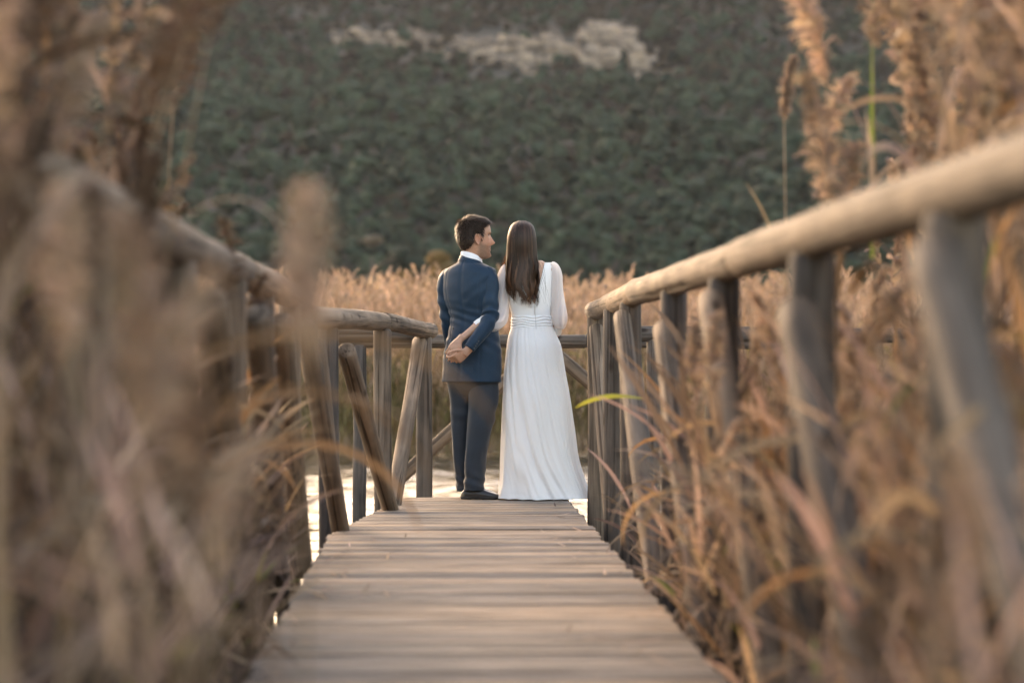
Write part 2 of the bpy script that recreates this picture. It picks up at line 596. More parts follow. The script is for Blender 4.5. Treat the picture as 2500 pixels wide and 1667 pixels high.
def plank_mesh(xl, xr, w, seed):
    """grooved board lying along X; top profile has shallow grooves; width along Y, origin at its middle"""
    rs = np.random.default_rng(seed)
    prof = [(-w / 2, -0.034), (-w / 2, -0.004), (-w / 2 + 0.004, 0.0)]
    for g in np.linspace(-0.3, 0.3, 4) * w:
        prof += [(g - 0.0045, 0.0), (g - 0.002, -0.005), (g + 0.002, -0.005), (g + 0.0045, 0.0)]
    prof += [(w / 2 - 0.004, 0.0), (w / 2, -0.004), (w / 2, -0.034)]
    xs = [xl, xl + (xr - xl) * 0.33, xl + (xr - xl) * 0.66, xr]
    G = np.zeros((len(xs), len(prof), 3))
    ph = rs.uniform(0, 90)
    for i, x in enumerate(xs):
        for j, (y, z) in enumerate(prof):
            G[i, j] = (x, y, z + 0.0035 * nz(x * 1.1, ph, 0) + y * 0.02 * nz(ph, x, 3))
    return G.reshape(-1, 3), [tuple(f) for f in grid_faces(len(xs), len(prof))] + [tuple(range(len(prof)))[::-1], tuple(len(prof) * 3 + q for q in range(len(prof)))]


y = 5.75
k = 0
while y < 15.86:
    w = 0.130 + random.uniform(-0.004, 0.004)
    if y + w > 15.90: w = 15.90 - y
    xr = 0.845 + random.uniform(-0.012, 0.012)
    yc = y + w / 2
    xl = -0.56 + random.uniform(-0.012, 0.012)
    if yc > 12.9: xl = float(np.interp(yc, [12.9, 15.9], [-0.54, -0.215]))
    V, F = plank_mesh(xl, xr, w, 900 + k)
    o = link('plank', mesh_from('plank', V, F, False, None, (WOOD_DECK,)), bw)
    o.location = (-bw.location.x, yc - bw.location.y, random.uniform(-0.003, 0.0015))
    o.rotation_euler = (0, 0, random.uniform(-0.0025, 0.0025))
    y += w + random.uniform(0.012, 0.024)
    k += 1


def box(name, x0, x1, y0, y1, z0, z1, mat, parent):
    c = Vector(((x0 + x1) / 2, (y0 + y1) / 2, (z0 + z1) / 2))
    V = [(x - c.x, y_ - c.y, z - c.z) for x in (x0, x1) for y_ in (y0, y1) for z in (z0, z1)]
    F = [(0, 1, 3, 2), (4, 6, 7, 5), (0, 4, 5, 1), (2, 3, 7, 6), (0, 2, 6, 4), (1, 5, 7, 3)]
    o = link(name, mesh_from(name, V, F, False, None, (mat,)), parent)
    o.location = c - parent.location
    return o


WOOD_BEAM = wood('beam_wood', (0.06, 0.045, 0.033), (0.13, 0.1, 0.075), (0.2, 0.16, 0.12), 'Y', 1, 0.85, False)
box('beam', -0.50, -0.38, 5.75, 12.9, -0.235, -0.04, WOOD_BEAM, bw)
box('beam', 0.68, 0.80, 5.75, 15.87, -0.235, -0.04, WOOD_BEAM, bw)
box('beam', 0.08, 0.20, 5.75, 15.87, -0.235, -0.04, WOOD_BEAM, bw)
# lower landing past the step
ld = bpy.data.objects.new('landing', None)
COL.objects.link(ld)
ld.location = (0.9, 17, -0.3)
tag(ld, kind='structure')
x = -0.35
while x < 3.0:
    V, F = plank_mesh(-0.98, 0.98, 0.138, int(x * 1000) + 5000)
    o = link('plank', mesh_from('plank', V, F, False, None, (WOOD_DECK,)), ld)
    o.location = (x - 0.9, -0.08, 0)
    o.rotation_euler = (0, 0, PI / 2)
    x += 0.147
box('beam', -0.4, 3.0, 16.2, 16.34, -0.53, -0.34, WOOD_BEAM, ld)
box('beam', -0.4, 3.0, 17.5, 17.64, -0.53, -0.34, WOOD_BEAM, ld)

# earthen bank where the boardwalk begins (the viewer stands here)
G = np.zeros((30, 26, 3))
for i, yy in enumerate(np.linspace(-6, 5.74, 30)):
    for j, xx in enumerate(np.linspace(-2.6, 3.0, 26)):
        e = min(1.0, (xx + 2.6) / 0.7, (3.0 - xx) / 0.7, (yy + 6) / 0.8)
        G[i, j] = (xx, yy, -0.17 + 0.03 * nz(xx * 2, yy * 2, 1) - (1 - e) * 0.9)
m_path, nt, b = material('path_earth')
tc = N(nt, 'ShaderNodeTexCoord')
n1 = N(nt, 'ShaderNodeTexNoise', i_Scale=6.0, i_Detail=8.0)
nt.links.new(tc.outputs['Object'], n1.inputs['Vector'])
rp = ramp(nt, [(0.3, (0.05, 0.036, 0.025)), (0.7, (0.13, 0.1, 0.07))])
nt.links.new(n1.outputs[0], rp.inputs[0])
nt.links.new(rp.outputs[0], b.inputs['Base Color'])
b.inputs['Roughness'].default_value = 0.95
tag(obj('path', G.reshape(-1, 3), grid_faces(30, 26, False), m_path), kind='structure')
# ------------------------------------------------------------------ reeds
def ribbon(P, W, side, fold=0.0):
    """flat strip along P with half widths W; side vectors (n,3); optional V-fold makes 3 points across"""
    n = len(P)
    if fold:
        nrm = np.cross(np.gradient(P, axis=0), side)
        nrm /= np.linalg.norm(nrm, axis=1)[:, None] + 1e-9
        V = np.stack([P - side * W[:, None], P - nrm * (W * fold)[:, None], P + side * W[:, None]], 1).reshape(-1, 3)
        i = np.arange(n - 1)[:, None] * 3
        F = np.concatenate([np.concatenate([i, i + 1, i + 4, i + 3], 1), np.concatenate([i + 1, i + 2, i + 5, i + 4], 1)])
    else:
        V = np.stack([P - side * W[:, None], P + side * W[:, None]], 1).reshape(-1, 3)
        i = np.arange(n - 1)[:, None] * 2
        F = np.concatenate([i, i + 1, i + 3, i + 2], 1)
    return V, F


class Q:
    """collects quads"""
    def __init__(s): s.V, s.F, s.T, s.n = [], [], [], 0

    def add(s, V, F, tint=(1, 1, 1)):
        s.V.append(V); s.F.append(F + s.n); s.n += len(V)
        s.T.append(np.tile(np.asarray(tint, float), (len(V), 1)) if np.ndim(tint) == 1 else tint)

    def get(s):
        return np.concatenate(s.V), np.concatenate(s.F), np.concatenate(s.T)


def unit(v):
    return v / (np.linalg.norm(v, axis=-1, keepdims=True) + 1e-9)


def make_plume(base, axis, L, rs, nb=64, wid=1.0, spike=True):
    """feathery drooping panicle: branchlets along a curved axis"""
    q = Q()
    droop = unit(np.array([rs.normal(), rs.normal(), 0.0]))
    t = np.linspace(0, 1, 9)
    A = base + axis * (t * L)[:, None] + droop * (0.30 * L * t ** 2)[:, None] + np.array([0, 0, -0.10 * L]) * (t ** 3)[:, None]
    sd = unit(np.cross(np.gradient(A, axis=0), np.array([0.3, 1, 0.1])))
    q.add(*ribbon(A, np.full(9, 0.0026), sd), (0.7, 0.62, 0.55))
    for k in range(nb):
        u = (k + rs.uniform()) / nb
        u = u ** 0.85
        p0 = np.array([np.interp(u, t, A[:, c]) for c in range(3)])
        a = rs.uniform(0, 2 * PI)
        out = unit(np.array([math.cos(a), math.sin(a), 0]) + droop * 0.55)
        env = (0.35 + 1.3 * u * 1.6) if u < 0.25 else (1 - 0.62 * (u - 0.25) / 0.75)
        l = L * 0.42 * env * rs.uniform(0.7, 1.15)
        up = axis * rs.uniform(0.75, 1.2)
        s = np.linspace(0, 1, 5)
        P = p0 + (out * 0.42 * wid + up * 0.62) * (s * l)[:, None] + np.array([0, 0, -0.42 * l]) * (s ** 2.2)[:, None] + droop * (0.15 * l * s ** 2)[:, None]
        side = unit(np.cross(np.gradient(P, axis=0), rs.normal(size=3)))
        w = np.array([0.002, 0.0055, 0.0075, 0.006, 0.001]) * rs.uniform(0.8, 1.4) * (0.68 if spike else 2.1)
        tn = rs.uniform(0.7, 1.25)
        tint = np.array([tn, tn * rs.uniform(0.93, 1.03), tn * rs.uniform(0.85, 1.05)])
        q.add(*ribbon(P, w, side), tint)
        if spike:
            m = 7
            uu = rs.uniform(0.25, 1, m)
            B = np.stack([np.interp(uu, s, P[:, c]) for c in range(3)], 1)
            D = unit(rs.normal(size=(m, 3)) * 0.8 + out * 0.5 + np.array([0, 0, -0.5])) * rs.uniform(0.014, 0.03, m)[:, None]
            S = unit(np.cross(D, rs.normal(size=(m, 3)))) * 0.0024
            V = np.stack([B - S * 0.3, B + S * 0.3, B + D * 0.6 + S, B + D - S * 0.4], 1).reshape(-1, 3)
            q.add(V, np.arange(m * 4).reshape(-1, 4), np.clip(tint * rs.uniform(0.9, 1.3), 0, 1.5))
    return q.get()


def make_leaf(p0, az, L, W, rs, arch=1.0, start_up=1.1, n=9):
    t = np.linspace(0, 1, n)
    h = np.array([math.cos(az), math.sin(az), 0.0])
    th = start_up - arch * 2.3 * t ** 1.3
    d = h * np.cos(th)[:, None] + np.array([0, 0, 1.0]) * np.sin(th)[:, None]
    P = p0 + np.cumsum(d, 0) * (L / n)
    tw = rs.uniform(-1.6, 1.6) * t + rs.uniform(-0.4, 0.4)
    s0 = np.cross(h, [0, 0, 1.0])
    nn = np.cross(s0, d)
    side = s0 * np.cos(tw)[:, None] + nn * np.sin(tw)[:, None]
    w = W * np.array([np.interp(x, [0, 0.12, 0.45, 0.8, 1], [0.5, 0.9, 1.0, 0.55, 0.04]) for x in t])
    return ribbon(P, w, side, 0.35)


YEL, GRN = np.array([1.05, 1.35, 0.42]), np.array([0.62, 1.15, 0.38])


def leaf_tint(rs, green=0.03):
    r = rs.uniform()
    b = rs.choice([0.5, 0.8, 1.1, 1.5, 2.0], p=[0.2, 0.25, 0.25, 0.18, 0.12]) * rs.uniform(0.85, 1.15)
    if r < green * 0.6: return YEL * rs.uniform(0.7, 1.0)
    if r < green: return GRN * rs.uniform(0.7, 1.0)
    if r < green + 0.08: return np.array([1.1, 0.88, 0.65]) * b
    return np.array([1, rs.uniform(0.94, 1.04), rs.uniform(0.88, 1.22)]) * b


def make_reed(H, rs, plume=True, nleaf=7, nb=64, spike=True, lean=0.12, low=0.2, leafL=(0.32, 0.6), sides=5, pl=(0.27, 0.40), wid=1.0, az=None):
    """returns dict stem/plume/leaves -> (V,F,T); base at the origin"""
    az = rs.uniform(0, 2 * PI) if az is None else az
    ld = np.array([math.cos(az), math.sin(az), 0.0])
    t = np.linspace(0, 1, 8)
    A = np.array([0, 0, 1.0]) * (H * t)[:, None] + ld * (lean * H * t ** 2)[:, None] + np.stack([0.012 * np.sin(5 * t + az), 0.012 * np.cos(4 * t), 0 * t], 1)
    G = tube_grid(np.concatenate([A, (0.0055 * (1 - 0.6 * t))[:, None], (0.0055 * (1 - 0.6 * t))[:, None]], 1), sides, 8, (0.2, -1, 0.1), False)
    out = {'stem': (G.reshape(-1, 3), grid_faces(8, sides), np.ones((8 * sides, 3)) * rs.uniform(0.8, 1.15))}
    leaves = []
    for k in range(nleaf):
        u = low + (0.9 - low) * (k + rs.uniform(0.2, 0.8)) / nleaf
        p = np.array([np.interp(u, t, A[:, c]) for c in range(3)])
        V, F = make_leaf(p, rs.uniform(0, 2 * PI), rs.uniform(*leafL), rs.uniform(0.008, 0.017), rs, *((rs.uniform(0.1, 0.5), rs.uniform(1.05, 1.52)) if rs.uniform() < 0.74 else ((rs.uniform(0.5, 1.1), rs.uniform(0.6, 1.2)) if rs.uniform() < 0.7 else (rs.uniform(0.05, 0.2), rs.uniform(-1.3, -0.7)))))
        leaves.append((V, F, np.tile(leaf_tint(rs), (len(V), 1))))
    out['leaf'] = leaves
    if plume:
        ax = unit(A[-1] - A[-2])
        out['plume'] = make_plume(A[-1] - ax * 0.02, ax, rs.uniform(*pl), rs, nb, wid, spike)
    return out


def reed_thing(proto, brown=False):  # brown picks the plume and leaf colours darkened for shade
    """meshes of one reed kind, made once"""
    r = {'stem': mesh_from('stem', proto['stem'][0], proto['stem'][1], True, proto['stem'][2], (M_STEM,)),
         'leaf': [mesh_from('leaf', V, F, True, T, (M_LEAF_SHADE if brown else M_LEAF,)) for V, F, T in proto['leaf']]}
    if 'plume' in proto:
        r['plume'] = mesh_from('plume', *proto['plume'][:2], True, proto['plume'][2], (M_PLUME_SHADE if brown else M_PLUME,))
    return r


def place_reed(ms, x, y, z, rz, s, label, group, tilt=(0, 0)):
    t = thing('reed', (x, y, z), label, 'reed', group)
    t.rotation_euler = (tilt[0], tilt[1], rz)
    t.scale = (s, s, s)
    link('stem', ms['stem'], t)
    for m in ms['leaf']:
        link('leaf', m, t)
    if 'plume' in ms:
        link('plume', ms['plume'], t)
    return t


rs = np.random.default_rng(21)
TALL = [reed_thing(make_reed(2.45, rs, True, 7, 150, True, rs.uniform(0.03, 0.12), 0.3, pl=(0.36, 0.52), wid=1.05)) for _ in range(9)]
MID = [reed_thing(make_reed(2.0, rs, True, 7, 100, True, rs.uniform(0.05, 0.2), 0.3)) for _ in range(6)]
LOW = [reed_thing(make_reed(1.55, rs, i % 3 == 0, 9, 95, True, rs.uniform(0.03, 0.13), 0.3, (0.35, 0.65))) for i in range(8)]

rs = np.random.default_rng(23)  # reeds for the left stand, their shade carried by darker colours
TALL_SHADE = [reed_thing(make_reed(2.45, rs, True, 7, 110, True, rs.uniform(0.03, 0.12), 0.3, pl=(0.36, 0.52), wid=1.1), True) for _ in range(8)]
MID_SHADE = [reed_thing(make_reed(2.0, rs, True, 7, 70, True, rs.uniform(0.05, 0.2), 0.3), True) for _ in range(6)]
LOW_SHADE = [reed_thing(make_reed(1.55, rs, i % 3 == 0, 9, 48, True, rs.uniform(0.06, 0.28), 0.3, (0.35, 0.65)), True) for i in range(8)]
n_ind = 0
G_L, G_R = 'reeds crowding the left railing', 'reeds crowding the right railing'


def scatter(n, x0f, x1f, y0, y1, protos, s0, s1, label, group, zf=lambda y: 1.0, lean=(0.0, 0.09)):
    global n_ind
    for _ in range(n):
        y = rng.uniform(y0, y1)
        x = rng.uniform(x0f(y), x1f(y))
        place_reed(protos[int(rng.integers(len(protos)))], x, y, ZW, rng.uniform(0, 2 * PI), rng.uniform(s0, s1) * zf(y), label, group,
                   (rng.normal(0, 0.05), rng.normal(lean[0], lean[1])))
        n_ind += 1


# left thicket: the closer the taller
scatter(46, lambda y: -0.20 * y - 0.15, lambda y: -0.90, 4.4, 8.3, TALL_SHADE, 0.84, 1.04, 'shade-darkened feathery reed in the tall blurred stand beyond the left railing', G_L)
scatter(24, lambda y: -0.2 * y - 0.1, lambda y: -0.95, 8.0, 11.0, MID_SHADE, 0.80, 1.02, 'shade-darkened reed of middle height in the blurred stand behind the left railing', G_L)
scatter(40, lambda y: -1.05, lambda y: -0.66, 6.8, 9.0, LOW, 0.66, 0.95, 'low leafy dry reed against the posts of the left railing', G_L, lean=(0.0, 0.08))
# right thicket
scatter(46, lambda y: 1.36, lambda y: 0.25 * y + 0.3, 4.6, 8.4, TALL, 0.90, 1.10, 'tall tan plumed reed in the dense stand beyond the right railing', G_R, lean=(0.0, 0.045))
scatter(64, lambda y: 0.97, lambda y: 1.45, 5.0, 9.3, LOW, 0.68, 1.02, 'low leafy dry reed tangled among the posts of the right railing', G_R, lean=(-0.05, 0.09))
scatter(8, lambda y: 1.45, lambda y: 2.3, 8.2, 9.6, MID, 0.78, 0.92, 'straw coloured reed of middle height just behind the right railing', G_R)


def single(proto, px_tip, h_eye, Y, label, s=1.0, lean=(0, 0), rz=0.0):
    """a reed with its own label whose foot stands where its plume shows"""
    X = (px_tip - 1004) / 5553 * Y
    return place_reed(proto, X, Y, ZW, rz, s, label, 'single reeds standing out from the stands', lean)


def own(H, plume, nleaf, seed, lean, **kw):
    return reed_thing(make_reed(H, np.random.default_rng(seed), plume, nleaf, 130, True, lean, **kw))


single(own(2.52, True, 2, 5, 0.01, pl=(0.22, 0.25), wid=0.7), 1800, 1.2, 9.3, 'slender reed with one narrow plume, apart from the rest and highest above the right handrail', 1.0)
single(own(2.14, True, 2, 6, 0.012, pl=(0.46, 0.5), wid=1.15), 1895, 1.0, 8.4, 'reed with a broad upright pointed plume just right of the slender lone reed')
single(own(1.94, True, 3, 8, 0.03, pl=(0.42, 0.46), wid=1.2), 1945, 0.8, 8.2, 'reed with a fluffy plume just below and right of the broad pointed plume')
single(own(1.80, True, 3, 9, 0.05, pl=(0.3, 0.34), wid=1.1), 1850, 0.5, 8.9, 'short reed with a curled plume rising close over the right handrail')
# near plume leaning over the walk on the left and the drooping one over the right handrail
place_reed(own(1.145, True, 1, 12, 0.0, pl=(0.25, 0.26), wid=0.85), -0.190, 3.3, -0.17, PI / 2, 1.0, 'very blurred pale plume standing upright alone, left of the groom at head height', 'single reeds standing out from the stands', (0.0, 0.0))
place_reed(own(1.62, True, 2, 15, 0.16), 0.93, 6.9, ZW, 2.2, 1.0, 'blurred reed whose pale head droops over the right handrail', 'single reeds standing out from the stands', (0.0, -0.05))
# reeds on the bank before the boardwalk, closest to the viewer
rs = np.random.default_rng(29)
NEAR = [reed_thing(make_reed(1.32, rs, True, 5, 90, True, rs.uniform(0.0, 0.07), 0.35, (0.3, 0.55), pl=(0.28, 0.36), wid=1.0), k_ % 2 == 0) for k_ in range(8)]  # every second kind takes the shade-darkened colours
for k in range(27):
    u = 0.092 + 0.10 * ((k * 0.6180) % 1)
    y = rng.uniform(3.1, 5.4)
    ytop = np.interp(u, [0.085, 0.105, 0.125, 0.15, 0.19], [1000, 780, 520, 140, -150]) + rng.normal(0, 90)
    ztop = 0.96 + (805 - ytop) / 5553 * y
    place_reed(NEAR[k % 8], -u * y, y, -0.17, rng.uniform(0, 6.28), max(0.45, (ztop + 0.17) / 1.68), 'out of focus feathery reed on the bank before the left railing, nearest the viewer', G_L, (rng.normal(0, 0.03), rng.normal(0, 0.03)))
for k in range(16):
    u = 0.20 + 0.065 * ((k * 0.6180) % 1)
    y = rng.uniform(3.0, 5.2)
    ytop = np.interp(u, [0.20, 0.225, 0.265], [1250, 950, 760]) + rng.normal(0, 90)
    ztop = 0.96 + (805 - ytop) / 5553 * y
    place_reed(NEAR[3 + 4 * (k % 2)] if k % 2 else NEAR[(k * 3) % 8], u * y, y, -0.17, rng.uniform(0, 6.28), max(0.35, (ztop + 0.17) / 1.68), 'out of focus feathery reed on the bank before the right railing, nearest the viewer', G_R, (rng.normal(0, 0.06), rng.normal(0, 0.06)))


# green blade standing high on the right
def blade(p0, az, L, W, arch, up, tint, seed, label):
    V, F = make_leaf(np.zeros(3), az, L, W, np.random.default_rng(seed), arch, up, 14)
    o = link('reed_leaf', mesh_from('reed_leaf', V, F, True, np.asarray(tint, float).reshape(1, 3).repeat(len(V), 0), (M_LEAF,)))
    o.location = p0
    return tag(o, label, 'reed leaf', 'single long leaves')


blade((1.52, 8.4, 1.2), 1.4, 1.15, 0.012, 0.03, 1.52, (0.7, 1.5, 0.3), 3, 'upright green and yellow blade high between the right plumes')
blade((0.93, 10.6, 0.74), 3.0, 0.34, 0.016, 0.35, 0.25, (1.3, 1.7, 0.35), 4, 'yellow green blade lying across the middle right posts')
blade((-0.62, 4.3, 0.80), -0.05, 0.85, 0.013, 0.72, 0.75, (0.75, 0.7, 0.62), 5, 'long brown blade arching over the left side of the planks, nearest one')
blade((-0.62, 4.9, 0.72), -0.2, 0.80, 0.015, 0.85, 0.75, (0.85, 0.75, 0.62), 7, 'wide brown blade arching steeply down on the planks at left')
blade((-0.64, 5.5, 0.70), 0.1, 0.85, 0.014, 0.80, 0.70, (0.8, 0.7, 0.6), 8, 'brown blade reaching farthest over the planks from the left')
blade((-0.64, 6.3, 0.60), -0.1, 0.75, 0.013, 0.85, 0.65, (1.1, 0.9, 0.7), 13, 'tan blade hanging over the left plank edge, farthest one')
blade((0.98, 7.6, 0.5), 3.5, 0.55, 0.012, 1.0, 0.5, (1.0, 0.95, 0.8), 9, 'straw blade hanging down over the right plank edge')
blade((0.97, 8.6, 0.42), 2.9, 0.45, 0.012, 0.95, 0.45, (1.0, 0.9, 0.7), 11, 'tan blade reaching far in over the right planks')


# dead leaf bits fallen on the boards
rs = np.random.default_rng(91)
q = Q()
for _ in range(150):
    yy = rs.uniform(6.0, 15.4)
    sdx = rs.choice([-1, 1])
    xx = (-0.54 + abs(rs.normal(0, 0.16))) if sdx < 0 else (0.83 - abs(rs.normal(0, 0.16)))
    if yy > 12.9 and xx < -0.2: continue
    a_ = rs.uniform(0, PI); l_ = rs.uniform(0.03, 0.16)
    t_ = np.linspace(-0.5, 0.5, 4)
    P = np.stack([xx + t_ * l_ * math.cos(a_), yy + t_ * l_ * math.sin(a_), 0.006 + 0.02 * rs.uniform() * (t_ + 0.5) ** 2], 1)
    V, F = ribbon(P, np.array([.002, .004, .004, .001]) * rs.uniform(0.6, 1.4), np.tile(np.array([-math.sin(a_), math.cos(a_), rs.uniform(-.3, .3)]), (4, 1)))
    q.add(V, F, leaf_tint(rs, 0.0))
V, F, T = q.get()
tag(obj('leaf_litter', V, F, M_LEAF, None, True, T), 'bits of dead reed leaf scattered along the edges of the boards', kind='stuff')


# ---- reeds nobody could count
def merged(name, mat_of, items, protos, kind='stuff', label=None):
    """items (proto index, x,y,z,rz,sx,sz,tiltx,tilty,tint); builds one object with the three reed materials"""
    VV, FF, TT, MI, n = [], [], [], [], 0
    for (pi, x, y, z, rz, s, tx, ty, tn) in items:
        Mx = (Matrix.Rotation(rz, 3, 'Z'))
        Mx = np.array(Matrix.Rotation(ty, 3, 'Y') @ Matrix.Rotation(tx, 3, 'X') @ Mx) * s
        for (V, F, T, mi) in protos[pi]:
            VV.append(V @ Mx.T + (x, y, z))
            FF.append(F + n)
            TT.append(T * tn)
            MI.append(np.full(len(F), mi))
            n += len(V)
    V = np.concatenate(VV)
    c = V.mean(0)
    c[2] = ZW
    o = link(name, mesh_from(name, V - c, [np.concatenate(FF)], True, np.concatenate(TT), (M_STEM, M_LEAF, M_PLUME), np.concatenate(MI)))
    o.location = c
    return tag(o, label, kind=kind)


def flat_proto(p):
    L_ = [(*p['stem'], 0)] + [(*l, 1) for l in p['leaf']]
    if 'plume' in p: L_.append((*p['plume'], 2))
    return L_


rs = np.random.default_rng(31)
far_protos = [flat_proto(make_reed(2.35, rs, True, 6, 22, False, rs.uniform(0.0, 0.07), 0.25, (0.25, 0.45), 3)) for _ in range(10)]
items = []
for _ in range(4200):
    y = 37 + 17 * rng.uniform() ** 1.7
    x = rng.uniform(-0.20 * y - 1.5, 0.27 * y + 1.5)
    edge = 0.93 + 0.07 * nz(x * 0.55, y * 0.3, 2) + 0.05 * nz(x * 2.1, y, 5)
    s = edge * rng.uniform(0.90, 1.18) + (0.0045 * (y - 37))
    items.append((int(rng.integers(10)), x, y, ZW, rng.uniform(0, 6.28), s, rng.normal(0, 0.05), rng.normal(0.03, 0.05), rng.uniform(0.8, 1.15)))
merged('reed_bed', None, items, far_protos, 'stuff', 'dense bed of peach plumed reeds on the far bank')
# dry leaves and stubble at the far waterline
low_protos = [flat_proto(make_reed(1.5, rs, False, 8, 0, False, 0.08, 0.15, (0.35, 0.6), 3)) for _ in range(8)]
items = []
for _ in range(1500):
    y = 36.6 + 1.6 * rng.uniform()
    x = rng.uniform(-0.19 * y - 1, 0.26 * y + 1)
    items.append((int(rng.integers(8)), x, y, ZW - 0.02, rng.uniform(0, 6.28), rng.uniform(0.6, 1.2), rng.normal(0, 0.08), rng.normal(0, 0.08), np.array([0.75, 0.85, 0.55]) * rng.uniform(0.6, 1.2)))
merged('reed_fringe', None, items, low_protos, 'stuff', 'olive brown leafy stalks along the far waterline')
# undergrowth of dead leaves below the individual reeds, both sides
rs = np.random.default_rng(41)
und = [flat_proto(make_reed(1.15 + 0.03 * k_, rs, False, 13, 40, False, rs.uniform(0.02, 0.18), 0.15, (0.35, 0.7), 4)) for k_ in range(10)]
for side in (-1, 1):
    items = []
    for _ in range(900 if side < 0 else 800):
        if side < 0:
            y = rng.uniform(4.0, 14.5)
            x = rng.uniform(-0.2 * y - 0.5, -0.86) if y < 12.5 else rng.uniform(-0.2 * y, -0.8)
            if y > 13.2: continue
        else:
            y = rng.uniform(4.4, 12.2)
            x = 1.17 + (0.26 * y - 0.7) * rng.uniform() ** 1.4
        s = rng.uniform(0.7, 1.15) * (0.8 if (y > 11) else 1)
        items.append((int(rng.integers(10)), x, y, ZW - 0.03, rng.uniform(0, 6.28), s, rng.normal(0, 0.12), rng.normal(-0.02 * side, 0.11), rng.uniform(0.5, 1.0) if (side < 0 and y < 8) else rng.uniform(0.7, 1.3)))  # near left leaves tinted darker to stand in for shade
    merged('reed_undergrowth', None, items, und, 'stuff', 'tangle of dead reed leaves ' + ('left' if side < 0 else 'right') + ' of the boardwalk')
# taller stand farther off to each side, behind the near individuals
back = [flat_proto(make_reed(2.35, rs, True, 6, 34, False, rs.uniform(0.03, 0.1), 0.25, (0.3, 0.5), 3)) for _ in range(8)]
items = []
for _ in range(420):
    y = rng.uniform(6, 11.5)
    x = rng.uniform(0.205 * y, 0.29 * y + 0.8)
    items.append((int(rng.integers(8)), max(x, 1.3), y, ZW, rng.uniform(0, 6.28), rng.uniform(0.8, 1.12), rng.normal(0, 0.06), rng.normal(0, 0.06), rng.uniform(0.7, 1.1)))
for _ in range(420):
    y = rng.uniform(5.5, 10.5)
    x = -rng.uniform(0.15 * y, 0.22 * y + 1.0)
    items.append((int(rng.integers(8)), min(x, -1.05), y, ZW, rng.uniform(0, 6.28), rng.uniform(0.75, 1.05) * (1 if y < 8.5 else 0.85), rng.normal(0, 0.06), rng.normal(0, 0.06), rng.uniform(0.4, 0.7)))  # left reeds tinted darker, shade put into the tint
merged('reed_stand', None, items, back, 'stuff', 'thick stands of brown reeds off both sides of the boardwalk, darkened for shade on the left')

# ------------------------------------------------------------------ trees on the hill
M_PINE = plant('pine_foliage', (0.027, 0.047, 0.030), 0.15, 0.6, 0.8)
M_PINE_B = plant('bare_oak_foliage', (0.034, 0.026, 0.019), 0.12, 0.4, 0.85)
M_AUT = plant('autumn_foliage', (0.2, 0.125, 0.05), 0.3, 0.3, 0.8)
M_TRUNK = simple('tree_bark', (0.08, 0.065, 0.05), 0.9, 0.2, 0.3, 4)
M_GREYTWIG = plant('grey_twigs', (0.17, 0.135, 0.105), 0.1, 0.2, 0.9)

import bmesh


def ico(sub):
    bm = bmesh.new()
    bmesh.ops.create_icosphere(bm, subdivisions=sub, radius=1)
    V = np.array([v.co[:] for v in bm.verts]); F = np.array([[v.index for v in f.verts] for f in bm.faces])
    bm.free()
    return V, F


def crown(rs, h, r, lumps=7, cards=420, card=0.34):
    """uneven crown: displaced lumps wrapped in leaf clump faces -> V, tri F, T"""
    V0, F0 = ico(2)
    VV, FF, TT, n = [], [], [], 0
    C = []
    for k in range(lumps):
        u = rs.uniform(0, 1)
        a = rs.uniform(0, 2 * PI)
        d = r * 0.62 * math.sqrt(rs.uniform()) * (1.1 - 0.55 * u)
        c = np.array([d * math.cos(a), d * math.sin(a), h * (0.42 + 0.45 * u)])
        rr = r * rs.uniform(0.38, 0.6) * (1.15 - 0.45 * u)
        C.append((c, rr))
        ph = rs.uniform(0, 50)
        V = np.array([v * (1 + 0.35 * noise.noise(Vector(v * 1.8 + ph)) + 0.2 * noise.noise(Vector(v * 4.5 + ph))) for v in V0])
        V = V * rr * np.array([1, 1, 0.8]) + c
        VV.append(V); FF.append(F0 + n); n += len(V)
        TT.append(np.tile(rs.uniform(0.75, 1.15) * np.ones(3), (len(V), 1)))
    for k in range(cards):
        c, rr = C[int(rs.integers(lumps))]
        d = unit(rs.normal(size=3)); d[2] = abs(d[2]) * 0.9 - 0.25
        p = c + d * rr * rs.uniform(0.85, 1.25) * np.array([1, 1, 0.85])
        a1 = unit(rs.normal(size=3)); a2 = unit(np.cross(a1, rs.normal(size=3)))
        s = card * rs.uniform(0.6, 1.3)
        VV.append(np.stack([p + a1 * s, p - a1 * s * 0.6 + a2 * s * 0.7, p - a1 * s * 0.4 - a2 * s * 0.7])); FF.append(np.array([[n, n + 1, n + 2]])); n += 3
        TT.append(np.tile(rs.uniform(0.7, 1.5) * np.array([1, rs.uniform(0.95, 1.1), rs.uniform(0.8, 1.05)]), (3, 1)))
    return np.concatenate(VV), np.concatenate(FF), np.concatenate(TT)


def trunk_mesh(h, r, rs, limbs=4):
    parts = []
    t = np.linspace(0, 1, 5)
    P = np.stack([0.15 * r * np.sin(3 * t), 0.1 * r * t, h * t, r * (1 - 0.65 * t), r * (1 - 0.65 * t)], 1)
    parts.append(close_caps(tube_grid(P, 7, 5, (0.1, -1, 0.05), False)))
    for k in range(limbs):
        a = rs.uniform(0, 6.28); z = h * rs.uniform(0.5, 0.9); l = h * rs.uniform(0.25, 0.4)
        P = np.array([[0, 0, z, r * 0.4, r * 0.4], [l * 0.5 * math.cos(a), l * 0.5 * math.sin(a), z + l * 0.35, r * 0.28, r * 0.28], [l * math.cos(a), l * math.sin(a), z + l * 0.6, r * 0.12, r * 0.12]])
        parts.append(close_caps(tube_grid(P, 5, 3, (0.1, 0.2, 1), False)))
    return join(parts)


